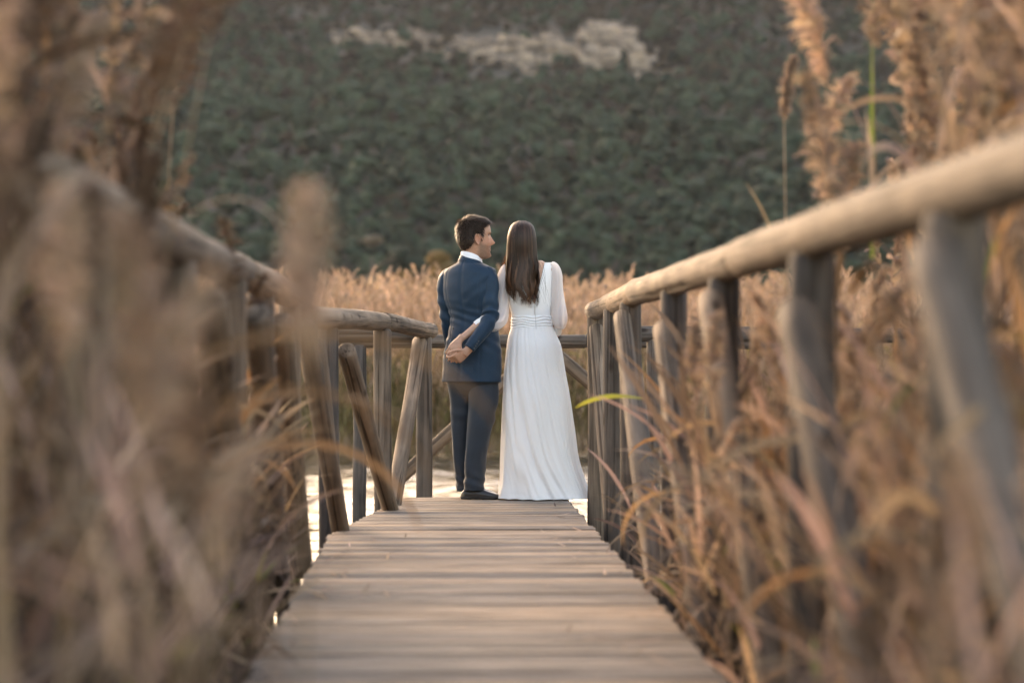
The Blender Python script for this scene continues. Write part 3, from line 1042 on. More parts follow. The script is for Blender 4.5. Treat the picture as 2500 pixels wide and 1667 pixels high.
rs = np.random.default_rng(51)
PINES, BROWNS = [], []
for k in range(6):
    h = 5.6 + 0.4 * k
    Vc, Fc, Tc = crown(rs, h, 2.5 + 0.1 * k)
    PINES.append((mesh_from('crown', Vc, [Fc], True, Tc, (M_PINE,)), mesh_from('trunk', *trunk_mesh(h * 0.62, 0.16, rs), True, None, (M_TRUNK,)), (Vc, Fc, Tc)))
for k in range(4):
    h = 4.4 + 0.4 * k
    Vc, Fc, Tc = crown(rs, h, 2.4, 6, 420, 0.3)
    BROWNS.append((mesh_from('crown', Vc, [Fc], True, Tc, (M_PINE_B,)), mesh_from('trunk', *trunk_mesh(h * 0.62, 0.14, rs), True, None, (M_TRUNK,)), (Vc, Fc, Tc)))


def elev_px(x, y):
    """picture-scale height above the horizon of a point of the hill, only used to decide how much forest to plant"""
    return (hill_h(x, y) + ZW + 0.2 - 0.96) / y * 5553


# rock band: blocks along a ledge of the hill
def solve_y(x, px):
    lo, hi = 320.0, 820.0
    for _ in range(30):
        m_ = (lo + hi) / 2
        if elev_px(x, m_) < px: lo = m_
        else: hi = m_
    return (lo + hi) / 2


rocks = []   # x px, bottom px above horizon, width px, height px
def rk(x, y, w, h): rocks.append((x - 1004, 805 - y, w, h))
for x in range(775, 1260, 21):
    base = np.interp(x, [775, 880, 960, 1060, 1150, 1260], [103, 103, 112, 140, 158, 152])
    top = np.interp(x, [775, 880, 960, 1060, 1150, 1260], [72, 74, 76, 82, 86, 92])
    n_l = 2 if base - top > 36 else 1
    for q in range(n_l):
        if rng.uniform() < (0.42 if False else 0.08): continue
        rk(x + rng.uniform(-6, 6), base - q * (base - top) / 2 * 0.95 + rng.uniform(-5, 4), rng.uniform(14, 30), (base - top) / n_l * rng.uniform(0.6, 1.0))
for (x, y, w, h) in [(1352, 165, 44, 48), (1396, 160, 46, 40), (1372, 118, 62, 44), (1350, 120, 30, 50), (1410, 125, 36, 55), (1380, 80, 60, 26), (1440, 150, 30, 66), (1462, 160, 34, 50),
                     (1440, 98, 44, 30), (1490, 165, 34, 30), (1502, 130, 40, 18), (1300, 128, 44, 24), (1270, 120, 36, 30), (1475, 188, 30, 22), (1545, 168, 40, 12), (1215, 170, 26, 18), (1260, 95, 26, 16), (1335, 100, 22, 20)]:
    rk(x, y, w, h)
m_rock, nt, b = material('limestone')
L = nt.links.new
tc = N(nt, 'ShaderNodeTexCoord'); oi = N(nt, 'ShaderNodeObjectInfo')
mp = N(nt, 'ShaderNodeMapping'); mp.inputs['Scale'].default_value = (0.22, 0.22, 0.75)
ad = N(nt, 'ShaderNodeVectorMath', operation='ADD')
L(tc.outputs['Object'], ad.inputs[0]); L(oi.outputs['Location'], ad.inputs[1]); L(ad.outputs[0], mp.inputs[0])
n1 = N(nt, 'ShaderNodeTexNoise', i_Scale=1.0, i_Detail=8.0, i_Roughness=0.65)
L(mp.outputs[0], n1.inputs['Vector'])
rp = ramp(nt, [(0.40, (0.05, 0.04, 0.032)), (0.47, (0.2, 0.15, 0.115)), (0.60, (0.36, 0.275, 0.2)), (0.70, (0.36, 0.2, 0.1))])
L(n1.outputs[0], rp.inputs[0]); L(rp.outputs[0], b.inputs['Base Color'])
b.inputs['Roughness'].default_value = 0.95
cl = bpy.data.objects.new('cliff', None)
COL.objects.link(cl)
cl.location = (30, 560, 100)
tag(cl, kind='structure')
V0, F0 = ico(3)
for k, (ox, op, w, h) in enumerate(rocks):
    xx = 0.0
    yy = 560.0
    for _ in range(6):
        xx = ox / 5553 * yy
        yy = solve_y(xx, op)
    sc_ = yy / 5553
    W, H = w * sc_ / 2 * 1.2, h * sc_ / 2 * 1.35
    ph = rng.uniform(0, 99)
    Vb = np.sign(V0) * np.abs(V0) ** 0.38
    Vb = np.array([v * (1 + 0.20 * noise.noise(Vector(v * 1.3 + ph)) + 0.22 * noise.noise(Vector(v * np.array([2.5, 2.5, 5]) + ph))) for v in Vb])
    Vb = Vb * np.array([W, max(W, H) * 0.9, H])
    o = link('rock', mesh_from('rock', Vb, [F0], False, None, (m_rock,)), cl)
    o.location = Vector((xx, yy + 1.0, ZW + 0.2 + hill_h(xx, yy) + H * 0.8)) - cl.location


def on_rock(x, y):
    px = x / y * 5553; e = elev_px(x, y)
    for (ox, op, w, h) in rocks:
        if abs(px - ox) < w * 0.55 + 6 and op - 34 < e < op + h * 0.8: return True
    return False


pts = []
y = 318.0
while y < 800:
    step = 2.35 + 0.0012 * (y - 300)
    x = -0.46 * y - 20
    while x < 0.50 * y + 20:
        xx, yy = x + rng.uniform(-1.9, 1.9), y + rng.uniform(-1.9, 1.9)
        e = elev_px(xx, yy)
        dens = 0.80 + 0.5 * nz(xx / 26, yy / 40, 4.4) + 0.25 * nz(xx / 9, yy / 9, 2.2)
        if 120 < e < 960 and rng.uniform() < dens and (rng.uniform() < 0.08 or not on_rock(xx, yy)):
            br = rng.uniform() < np.interp(e + 110 * nz(xx / 40, yy / 40, 9), [150, 520, 640, 800], [0.06, 0.22, 0.62, 0.75])
            pts.append((xx, yy, hill_h(xx, yy) + ZW + 0.2, br, e))
        x += step * 1.1
    y += step
print('hill trees', len(pts))
vis = [p for p in pts if p[4] > 185 and -0.19 * p[1] < p[0] < 0.255 * p[1] and not p[3]]
vis.sort(key=lambda p: p[1])
ind = set(id(p) for p in vis[:260])
for p in pts:
    if id(p) not in ind: continue
    t = thing('pine_tree', p[:3], 'rounded dark green pine on the lowest slope of the wooded hill', 'tree', 'pines at the foot of the hill')
    s = rng.uniform(0.42, 0.78)
    t.scale = (s, s, s * rng.uniform(0.85, 1.1))
    t.rotation_euler = (0, 0, rng.uniform(0, 6.28))
    a = PINES[int(rng.integers(6))]
    link('crown', a[0], t); link('trunk', a[1], t)


def forest(name, P, protos, label):
    """woods too far off to count, one object: crowns instanced on points by geometry nodes"""
    pc = bpy.data.collections.new(name + '_kinds')
    for k, a in enumerate(protos):
        o = bpy.data.objects.new('crown_kind', a[0]); pc.objects.link(o)
    me = bpy.data.meshes.new(name)
    me.vertices.add(len(P))
    me.vertices.foreach_set('co', np.array([p[:3] for p in P], dtype=np.float32).ravel())
    ro = me.attributes.new('turn', 'FLOAT_VECTOR', 'POINT')
    ro.data.foreach_set('vector', np.stack([np.zeros(len(P)), np.zeros(len(P)), rng.uniform(0, 6.28, len(P))], 1).astype(np.float32).ravel())
    sl = me.attributes.new('size', 'FLOAT_VECTOR', 'POINT')
    s = rng.uniform(0.36, 0.86, len(P)) * np.array([1 + 0.35 * nz(p[0] / 35, p[1] / 50, 6) for p in P])
    sl.data.foreach_set('vector', np.stack([s, s, s * rng.uniform(0.8, 1.15, len(P))], 1).astype(np.float32).ravel())
    o = link(name, me)
    ng = bpy.data.node_groups.new(name, 'GeometryNodeTree')
    ng.interface.new_socket('Geometry', in_out='INPUT', socket_type='NodeSocketGeometry')
    ng.interface.new_socket('Geometry', in_out='OUTPUT', socket_type='NodeSocketGeometry')
    gi = ng.nodes.new('NodeGroupInput'); go = ng.nodes.new('NodeGroupOutput')
    ip = ng.nodes.new('GeometryNodeInstanceOnPoints')
    ci = ng.nodes.new('GeometryNodeCollectionInfo')
    ci.inputs['Collection'].default_value = pc
    ci.inputs['Separate Children'].default_value = True
    ci.inputs['Reset Children'].default_value = True
    ip.inputs['Pick Instance'].default_value = True
    A1 = ng.nodes.new('GeometryNodeInputNamedAttribute'); A1.data_type = 'FLOAT_VECTOR'; A1.inputs['Name'].default_value = 'turn'
    A2 = ng.nodes.new('GeometryNodeInputNamedAttribute'); A2.data_type = 'FLOAT_VECTOR'; A2.inputs['Name'].default_value = 'size'
    l = ng.links.new
    l(gi.outputs[0], ip.inputs['Points']); l(ci.outputs[0], ip.inputs['Instance'])
    l(A1.outputs[0], ip.inputs['Rotation']); l(A2.outputs[0], ip.inputs['Scale'])
    l(ip.outputs[0], go.inputs[0])
    md = o.modifiers.new('forest', 'NODES'); md.node_group = ng
    return tag(o, label, kind='stuff')


forest('pine_forest', [p for p in pts if id(p) not in ind and not p[3]], PINES, 'green pine woods covering the hill')
forest('oak_scrub', [p for p in pts if p[3]], BROWNS, 'brown leafless scrub between the pines on the upper hill')


# trees on the flat beyond the reed bed
def tree_at(px, y, h, r, mat, label, cat='tree', name='tree', lumps=8, cards=700, card=0.3, seed=0, group=None):
    rs_ = np.random.default_rng(seed)
    x = px / 5553 * y
    t = thing(name, (x, y, ZW + 0.15), label, cat, group)
    Vc, Fc, Tc = crown(rs_, h, r, lumps, cards, card)
    link('crown', mesh_from('crown', Vc, [Fc], True, Tc, (mat,)), t)
    link('trunk', mesh_from('trunk', *trunk_mesh(h * 0.7, 0.03 * h, rs_, 6), True, None, (M_TRUNK,)), t)


tree_at(16, 190, 10.6, 1.9, M_AUT, 'small tree with orange brown crown behind the groom', name='autumn_tree', seed=3, card=0.28)
tree_at(-58, 190, 8.6, 1.6, M_AUT, 'low rusty bush tree left of the orange brown crown', name='autumn_tree', seed=4, card=0.28)
tree_at(-300, 200, 9.8, 3.0, M_PINE, 'dark olive tree behind the blurred pale plume', name='tree', seed=6)
tree_at(-420, 200, 9.8, 3.4, M_PINE_B, 'brown olive tree left of the dark olive tree', name='tree', seed=7)
tree_at(-225, 180, 9.0, 1.6, M_GREYTWIG, 'grey leafless poplar, lower of the pair left of the groom', name='poplar_tree', lumps=4, cards=900, card=0.16, seed=8)
tree_at(-150, 190, 12.4, 1.3, M_GREYTWIG, 'slim grey leafless poplar, taller of the pair left of the groom', name='poplar_tree', lumps=5, cards=900, card=0.16, seed=9)
tree_at(500, 200, 8.4, 3.0, M_PINE_B, 'dull brown tree just over the far reeds, right of the bride', name='tree', seed=10)

# ------------------------------------------------------------------ air
m_air = bpy.data.materials.new('air')
m_air.use_nodes = True
nt = m_air.node_tree
nt.nodes.remove(nt.nodes['Principled BSDF'])
pv = N(nt, 'ShaderNodeVolumePrincipled')
pv.inputs['Color'].default_value = (0.86, 0.90, 0.92, 1)
pv.inputs['Density'].default_value = 0.000055
pv.inputs['Anisotropy'].default_value = 0.2
nt.links.new(pv.outputs[0], nt.nodes['Material Output'].inputs['Volume'])
V = [(x, y_, z) for x in (-1450, 1450) for y_ in (-950, 950) for z in (-2.2, 200)]
F = [(0, 1, 3, 2), (4, 6, 7, 5), (0, 4, 5, 1), (2, 3, 7, 6), (0, 2, 6, 4), (1, 5, 7, 3)]
tag(obj('haze', V, F, m_air, smooth=False), kind='stuff')
# ------------------------------------------------------------------ people
def c1(x, y): return x * 0.000612 - 0.0987, 1.9085 - 0.000612 * y
YM = 15.72


def union_mesh(parts, voxel, smooth=2):
    """closed pieces grown together into one continuous skin"""
    V, F = join(parts)
    me = mesh_from('tmp', V, F)
    o = bpy.data.objects.new('tmp', me); COL.objects.link(o)
    md = o.modifiers.new('r', 'REMESH'); md.mode = 'VOXEL'; md.voxel_size = voxel
    if smooth:
        ms = o.modifiers.new('s', 'SMOOTH'); ms.factor = 0.5; ms.iterations = smooth
    dg = bpy.context.evaluated_depsgraph_get(); dg.update()
    ev = o.evaluated_get(dg); m2 = ev.to_mesh()
    n = len(m2.vertices); V2 = np.zeros(n * 3); m2.vertices.foreach_get('co', V2)
    F2 = [tuple(p.vertices) for p in m2.polygons]
    ev.to_mesh_clear()
    bpy.data.objects.remove(o)
    return V2.reshape(-1, 3), F2


HEAD_ROWS = [(580, 0.00, .072, .022), (566, -.028, .093, .038), (545, -.045, .1045, .047), (520, -.060, .1045, .054), (495, -.070, .1035, .059), (470, -.080, .102, .063),
             (440, -.090, .1025, .067), (405, -.100, .101, .071), (370, -.105, .100, .075), (325, -.109, .100, .0775), (290, -.110, .1055, .078),
             (250, -.108, .103, .0765), (215, -.100, .096, .072), (185, -.085, .080, .062), (163, -.060, .050, .043), (152, -.030, .018, .018)]


def head_grid(rows=66, n=72):
    """head in its own frame: f forward, l to the side, z up (z as in the groom's head)"""
    H = np.array(HEAD_ROWS[:], float)
    z = 1.9085 - 0.000612 * H[:, 0]
    S = spline(np.column_stack([z, H[:, 1:]]), rows)
    t = np.linspace(0, 2 * PI, n, endpoint=False)
    G = np.zeros((rows, n, 3))
    for i, (zz, xb, xf, w) in enumerate(S):
        xc = xb + 0.52 * (xf - xb)
        c, s = np.cos(t), np.sin(t)
        f = np.where(c > 0, xc + (xf - xc) * np.sign(c) * np.abs(c) ** 0.88, xc + (xc - xb) * c)
        l = w * np.sign(s) * np.abs(s) ** 0.92
        y = (1.9085 - zz) / 0.000612
        front = np.clip((f - 0.03) / 0.05, 0, 1)
        nose = np.interp(y, [318, 345, 370, 395, 407, 420, 431, 440], [.002, .012, .021, .034, .037, .028, .012, .002], 0, 0)
        sig = np.interp(y, [330, 395, 420], [.008, .012, .0155])
        d = nose * np.exp(-(l / sig) ** 2)
        g = lambda y0, sy, l0, sl, a: a * np.exp(-((y - y0) / sy) ** 2) * (np.exp(-((l - l0) / sl) ** 2) + (np.exp(-((l + l0) / sl) ** 2) if l0 else 0))
        d = d + g(326, 16, .032, .014, -.010) + g(300, 10, .03, .022, .004) + g(456, 8, 0, .022, .005) + g(470, 5, .012, .012, -.004) + g(484, 8, 0, .02, .005) + g(502, 9, 0, .022, -.004) + g(545, 18, 0, .02, .005) + g(405, 22, .047, .015, .0065) - 0.0035 * np.exp(-((l - np.sign(l) * np.interp(y, [415, 480], [.024, .038])) / .004) ** 2) * np.exp(-((y - 447) / 28) ** 2) + g(318, 6, .034, .012, -.003) + g(330, 5, .032, .010, .003)
        G[i, :, 0] = f + d * front
        G[i, :, 1] = l
        G[i, :, 2] = zz
    return G


def ear(side):
    n, r = 24, 6
    prof = [(0.95, -0.012), (1.1, 0.004), (1.02, 0.018), (0.86, 0.017), (0.62, 0.004), (0.2, 0.001)]
    G = np.zeros((r, n, 3))
    for i, (q, h) in enumerate(prof):
        for j in range(n):
            t = 2 * PI * j / n
            a, b_ = 0.0195 * q, 0.0335 * q
            f, z = a * math.cos(t), b_ * math.sin(t)
            if z < 0: f *= 0.75
            G[i, j] = (0.004 + f - 0.18 * z, side * (0.072 + h - 0.35 * f), 1.679 + z)
    return close_caps(G)


def place_head(G, org, yaw, s=1.0, dz=0.0, roll=0.0):
    """G (...,3) in head frame -> world; pivot at the groom's head middle z=1.69"""
    P = G.reshape(-1, 3) - np.array([0, 0, 1.69])
    P = P * s
    Mr = np.array(Matrix.Rotation(yaw, 3, 'Z') @ Matrix.Rotation(roll, 3, 'X'))
    P = P @ Mr.T + np.array([org[0], org[1], 1.69 + dz])
    return P.reshape(G.shape)


def finger(base, d, curl_ax, lens, rad, curls):
    """closed bent finger: base point, direction, axis it curls about, phalanx lengths, radius, bend per joint"""
    P = [np.array(base) - unit(np.array(d, float)) * 0.02]
    p = np.array(base, float); v = unit(np.array(d, float))
    pts = [(*P[0], rad * 1.0, rad)]
    for k, (l, c) in enumerate(zip(lens, curls)):
        v = np.array(Matrix.Rotation(c, 3, Vector(curl_ax)) @ Vector(v))
        pts.append((*p, rad * (1.06 - 0.1 * k), rad * (1.06 - 0.1 * k)))
        pts.append((*(p + v * l * 0.5), rad * (0.95 - 0.1 * k), rad * (0.95 - 0.1 * k)))
        p = p + v * l
    pts.append((*p, rad * 0.62, rad * 0.62))
    pts.append((*(p + v * rad * 0.5), rad * 0.2, rad * 0.2))
    a = np.array(curl_ax, float)
    return close_caps(tube_grid(np.array(pts), 10, 26, a + 0.01))


def hand(wrist, d, pn, s=1.0, mirror=1, curls=(0.5, 0.6, 0.4), spread=0.05, thumb=(0.55, 0.2)):
    """wrist point, direction of fingers, palm normal (side fingers curl to); returns closed pieces"""
    d = unit(np.array(d, float)); pn = np.array(pn, float); pn = unit(pn - d * np.dot(pn, d))
    sd = np.cross(d, pn) * mirror           # towards the thumb
    w = np.array(wrist, float)
    parts = []
    pal = [(-0.035, .026, .021), (0, .027, .0185), (.03, .036, .017), (.065, .041, .0145), (.088, .040, .012), (.096, .034, .008)]
    rows = np.array([(*(w + d * a * s), b_ * s, c_ * s) for a, b_, c_ in pal])
    parts.append(close_caps(tube_grid(rows, 20, 16, pn)))
    ax = np.cross(d, pn)                     # rotating d about ax turns it to pn
    for k, (off, L_, r) in enumerate([(.029, 1.0, .0088), (.0095, 1.1, .009), (-.0105, 1.03, .0086), (-.029, .82, .0075)]):
        base = w + d * (.088 - (.006 if k == 3 else 0)) * s + sd * off * s
        dd = d + sd * spread * (1.5 - k)
        parts.append(finger(base, dd, ax, [.043 * L_ * s, .027 * L_ * s, .02 * L_ * s], r * s, [c * (1 + 0.12 * k) for c in curls]))
    tb = w + d * .028 * s + sd * .026 * s
    parts.append(finger(tb, d * 0.75 + sd * 0.75 + pn * thumb[1], np.cross(sd, d), [.038 * s, .032 * s, .024 * s], .0105 * s, [0, 0.0 + thumb[0] * 0.4, thumb[0] * 0.5]))
    return parts


def skin_mat(name):
    m, nt, b = material(name)
    at = N(nt, 'ShaderNodeAttribute', attribute_name='tint')
    tc = N(nt, 'ShaderNodeTexCoord')
    n1 = N(nt, 'ShaderNodeTexNoise', i_Scale=60, i_Detail=4.0)
    nt.links.new(tc.outputs['Object'], n1.inputs['Vector'])
    r = ramp(nt, [(0.3, (0.9, 0.88, 0.86)), (0.7, (1.08, 1.07, 1.06))])
    nt.links.new(n1.outputs[0], r.inputs[0])
    nt.links.new(mul_rgb(nt, at.outputs['Color'], r.outputs[0]), b.inputs['Base Color'])
    b.inputs['Roughness'].default_value = 0.48
    b.inputs['Specular IOR Level'].default_value = 0.4
    b.inputs['Subsurface Weight'].default_value = 0.12
    b.inputs['Subsurface Radius'].default_value = (0.012, 0.005, 0.003)
    b.inputs['Subsurface Scale'].default_value = 0.6
    return m


M_SKIN = skin_mat('skin')


def hair_mat(name):
    m, nt, b = material(name)
    at = N(nt, 'ShaderNodeAttribute', attribute_name='tint')
    nt.links.new(at.outputs['Color'], b.inputs['Base Color'])
    b.inputs['Roughness'].default_value = 0.42
    b.inputs['Specular IOR Level'].default_value = 0.3
    tr = N(nt, 'ShaderNodeBsdfTranslucent')
    nt.links.new(mul_rgb(nt, at.outputs['Color'], (2.2, 1.5, 1.0)), tr.inputs['Color'])
    mx = N(nt, 'ShaderNodeMixShader', i_0=0.22)
    nt.links.new(b.outputs[0], mx.inputs[1]); nt.links.new(tr.outputs[0], mx.inputs[2])
    nt.links.new(mx.outputs[0], nt.nodes['Material Output'].inputs['Surface'])
    return m


M_HAIR = hair_mat('hair')


def cloth(name, col, rough=0.75, sheen=0.2, weave=400, amt=0.12, transl=0.0, transp=0.0, bump=0.25):
    m, nt, b = material(name)
    L = nt.links.new
    tc = N(nt, 'ShaderNodeTexCoord')
    n1 = N(nt, 'ShaderNodeTexNoise', i_Scale=weave, i_Detail=2.0)
    n2 = N(nt, 'ShaderNodeTexNoise', i_Scale=9.0, i_Detail=4.0)
    L(tc.outputs['Object'], n1.inputs['Vector']); L(tc.outputs['Object'], n2.inputs['Vector'])
    r1 = ramp(nt, [(0.3, (1 - amt,) * 3), (0.7, (1 + amt,) * 3)])
    L(n1.outputs[0], r1.inputs[0])
    r2 = ramp(nt, [(0.3, (1 - amt * 0.7,) * 3), (0.7, (1 + amt * 0.7,) * 3)])
    L(n2.outputs[0], r2.inputs[0])
    colr = mul_rgb(nt, mul_rgb(nt, col, r1.outputs[0]), r2.outputs[0])
    L(colr, b.inputs['Base Color'])
    b.inputs['Roughness'].default_value = rough
    b.inputs['Specular IOR Level'].default_value = 0.25
    b.inputs['Sheen Weight'].default_value = sheen
    b.inputs['Sheen Roughness'].default_value = 0.45
    bp = N(nt, 'ShaderNodeBump', i_Strength=bump, i_Distance=0.01)
    n3 = N(nt, 'ShaderNodeTexNoise', i_Scale=11.0, i_Detail=2.0, i_Distortion=0.2)
    L(tc.outputs['Object'], n3.inputs['Vector'])
    L(n3.outputs[0], bp.inputs['Height']); L(bp.outputs[0], b.inputs['Normal'])
    sh = b.outputs[0]
    if transl:
        t = N(nt, 'ShaderNodeBsdfTranslucent'); L(colr, t.inputs['Color'])
        mx = N(nt, 'ShaderNodeMixShader', i_0=transl); L(sh, mx.inputs[1]); L(t.outputs[0], mx.inputs[2]); sh = mx.outputs[0]
    if transp:
        t = N(nt, 'ShaderNodeBsdfTransparent')
        mx = N(nt, 'ShaderNodeMixShader', i_0=transp); L(sh, mx.inputs[1]); L(t.outputs[0], mx.inputs[2]); sh = mx.outputs[0]
    L(sh, nt.nodes['Material Output'].inputs['Surface'])
    return m


M_SUIT = cloth('navy_suit_wool', (0.007, 0.026, 0.050), 0.60, 0.10, bump=0.22)
M_TROUSER = cloth('charcoal_trouser_wool', (0.022, 0.029, 0.039), 0.65, 0.12, bump=0.25)
M_SHIRT = cloth('white_shirt_cotton', (0.78, 0.78, 0.8), 0.7, 0.1)
M_DRESS = cloth('white_crepe', (0.86, 0.85, 0.84), 0.6, 0.15, 500, 0.012, 0.18)
M_CHIFFON = cloth('sheer_white_chiffon', (0.82, 0.79, 0.78), 0.7, 0.1, 500, 0.015, 0.35, 0.22)
M_SHOE = simple('black_shoe_leather', (0.018, 0.016, 0.016), 0.28, 0.5, 0.2, 40, bump=0.1)
M_SOLE = simple('shoe_sole', (0.03, 0.025, 0.022), 0.7)
M_BUTTON = simple('dark_button', (0.05, 0.055, 0.06), 0.35, 0.5)
M_ZIP = simple('zipper_tape', (0.62, 0.61, 0.6), 0.5)

man = thing('person', (0.22, YM, 0), 'man in a navy suit standing with his back turned, smiling in profile at the bride', 'person')
bride = thing('person', (0.62, YM - 0.02, 0), 'woman in a long white dress with long dark hair hanging down her back', 'person')

YAW = R(-35)
cY, sY = math.cos(YAW), math.sin(YAW)


def ml(lx, ly):
    """groom's body frame (lx to his right, ly forward) -> world x,y offsets"""
    return cY * lx - sY * ly, sY * lx + cY * ly


# ---- groom: jacket
JR = [(1.550, .214, YM + .005, .072, .070), (1.528, .213, YM + .003, .086, .080), (1.512, .213, YM, .125, .088), (1.490, .214, YM, .172, .098), (1.455, .216, YM - .002, .193, .108),
      (1.38, .218, YM - .003, .198, .119), (1.30, .223, YM - .003, .190, .120), (1.20, .234, YM, .166, .112), (1.14, .237, YM, .165, .112), (1.05, .234, YM, .182, .121),
      (.95, .230, YM, .203, .131), (.85, .226, YM, .206, .134), (.757, .222, YM, .207, .137)]
G = loft_z(JR, 176, 110, YAW, 2.35)


def jacket_fold(i, t, p):
    z = p[2]
    d = 0.003 * nz(p[0] * 9 + z * 4, p[1] * 9, z * 16) + 0.006 * nz(p[0] * 6 + z * 3, 2, z * 5)
    # waist creases across the back
    d += 0.0035 * math.exp(-((z - 1.19) / 0.07) ** 2) * math.sin(z * 120 + 6 * p[0] * 5 + 2 * nz(p[0] * 6, z * 5, 1))
    dt = (t - 1.5 * PI + PI) % (2 * PI) - PI
    d -= (0.006 if z < 0.98 else 0.004) * math.exp(-(dt / 0.03) ** 2)       # centre back seam and vent
    for s in (-1, 1):                                # side back seams
        d -= 0.0025 * math.exp(-((dt - s * (0.62 + 0.1 * abs(z - 1.2))) / 0.035) ** 2)
    # drag lines from the arm bent back
    lx = p[0] - .22
    d += 0.004 * math.exp(-((z - 1.33 - 0.9 * lx) / 0.10) ** 2) * math.sin(75 * (z - 0.75 * lx) + 4 * nz(p[0] * 4, 1, z * 4)) * np.clip((lx + 0.12) * 4, 0, 1)
    d += 0.004 * math.exp(-((z - 1.02) / 0.07) ** 2) * math.sin(70 * (z + 0.8 * lx) + 5 * nz(p[0] * 4, 5, z * 4))
    return d


displace(G, jacket_fold)
jV = G.reshape(-1, 3)
jF = [tuple(f) for f in grid_faces(*G.shape[:2])]
# inner lining turned up at the hem
k = len(jV)
n_ = G.shape[1]
C = G[-1].mean(0)
inn = C + (G[-1] - C) * 0.96
jV = np.concatenate([jV, inn, inn + np.array([0, 0, 0.12])])
for q in range(2):
    a0 = (G.shape[0] - 1) * n_ if q == 0 else k
    b0 = k + q * n_
    jF += [(a0 + j, a0 + (j + 1) % n_, b0 + (j + 1) % n_, b0 + j) for j in range(n_)]
jacket = obj('jacket', jV, jF, M_SUIT, man)


def sleeve_fold(amp, elbow, ph):
    def f(i, t, p):
        d = 0.0075 * amp * math.exp(-((i - elbow) / 0.15) ** 2) * math.sin(46 * i + 1.6 * math.sin(t + ph) + ph)
        d += 0.0035 * amp * nz(i * 7 + ph, math.cos(t) * 1.3, math.sin(t) * 1.3) + 0.002 * amp * nz(i * 22, math.cos(t) * 2 + ph, math.sin(t) * 2)
        d += 0.0025 * amp * math.exp(-((i - 0.12) / 0.1) ** 2) * math.sin(30 * i + 2.2 * t)
        return d
    return f


RS = [(.318, YM - .062, 1.484, .016, .030), (.330, YM - .078, 1.462, .042, .052), (.340, YM - .100, 1.405, .058, .063), (.340, YM - .118, 1.30, .056, .060), (.341, YM - .135, 1.215, .053, .057),
      (.338, YM - .155, 1.165, .053, .055), (.302, YM - .190, 1.10, .048, .049), (.252, YM - .208, 1.035, .043, .044), (.206, YM - .218, .973, .039, .040)]
G = displace(tube_grid(np.array(RS), 32, 64, (0.3, -1, 0.2)), sleeve_fold(1.2, 0.56, 0.4))
Vs, Fs = close_caps(G)
sl = obj('sleeve', Vs, Fs, M_SUIT, jacket)
sl['label'] = 'navy sleeve of the arm bent behind his back'
LSL = [(.085, YM + .072, 1.484, .016, .030), (.066, YM + .085, 1.458, .040, .052), (.052, YM + .098, 1.39, .053, .060), (.052, YM + .10, 1.30, .051, .055), (.068, YM + .105, 1.18, .048, .051), (.078, YM + .13, 1.10, .045, .048), (.098, YM + .20, .97, .040, .042)]
Vs, Fs = close_caps(displace(tube_grid(np.array(LSL), 32, 50, (0.3, -1, 0.2)), sleeve_fold(1.0, 0.6, 2.0)))
obj('sleeve', Vs, Fs, M_SUIT, jacket)


def tilted_band(cx, cy, z0, z1, r0, r1, slope, th, n=40, yaw=YAW, fr_=0.9):
    """collar: a band round the neck, higher behind; closed thickness"""
    rows = []
    for (z, r) in ((z0, r0), ((z0 + z1) / 2, (r0 + r1) / 2), (z1, r1), (z1 + 0.002, r1 - th * 0.5), (z1, r1 - th), (z0, r0 - th)):
        g = ring(cx, cy, z, r, r * fr_ , yaw, 2, n)
        g[:, 2] -= slope * (g[:, 0] - cx) + slope * 0.6 * (g[:, 1] - cy)
        rows.append(g)
    G = np.stack(rows)
    return G.reshape(-1, 3), [tuple(f) for f in grid_faces(len(rows), n)]


obj('collar', *tilted_band(.220, YM + .004, 1.515, 1.556, .090, .0735, 0.33, .007), M_SUIT, jacket)
obj('shirt_collar', *tilted_band(.2235, YM + .002, 1.533, 1.577, .074, .0695, 0.34, .004, fr_=.97), M_SHIRT, man)


def blob(c, r, n=10):
    V, F = ico(2)
    return V * np.array(r) + np.array(c), F


for q in range(4):
    x, z = c1(545 + 14 * q, 1528 - 25 * q)
    V, F = blob((x + .004, YM - .262 + .004 * q, z), (.0055, .003, .0055))
    obj('button', V, [F], M_BUTTON, sl)
x, z = c1(314, 1312)
V, F = blob((x + .012, YM - .098, z), (.006, .004, .009))
obj('button', V, [F], M_BUTTON, jacket)

# ---- groom: trousers
def leg_fold(ph, side):
    def f(i, t, p):
        z = p[2]
        d = 0.004 * nz(p[0] * 4 + ph, p[1] * 4, z * 5) + 0.002 * nz(p[0] * 12 + ph, p[1] * 12, z * 14)
        d += 0.0045 * math.exp(-((z - 0.53) / 0.07) ** 2) * math.sin(58 * z + 3.0 * math.sin(t + ph) + 3 * nz(p[0] * 5, z * 3, ph)) * (0.5 + 0.5 * math.sin(t * 1.0 + ph))
        d += 0.0045 * math.exp(-((z - 0.12) / 0.06) ** 2) * math.sin(90 * z + 2.6 * math.sin(t + ph) + ph)
        d += 0.005 * nz(z * 9 + p[0] * 6, t * 0.8 + ph, p[1] * 5)
        dt = (t - 1.5 * PI + PI) % (2 * PI) - PI
        d += 0.004 * math.exp(-(dt / 0.18) ** 2)
        return d
    return f


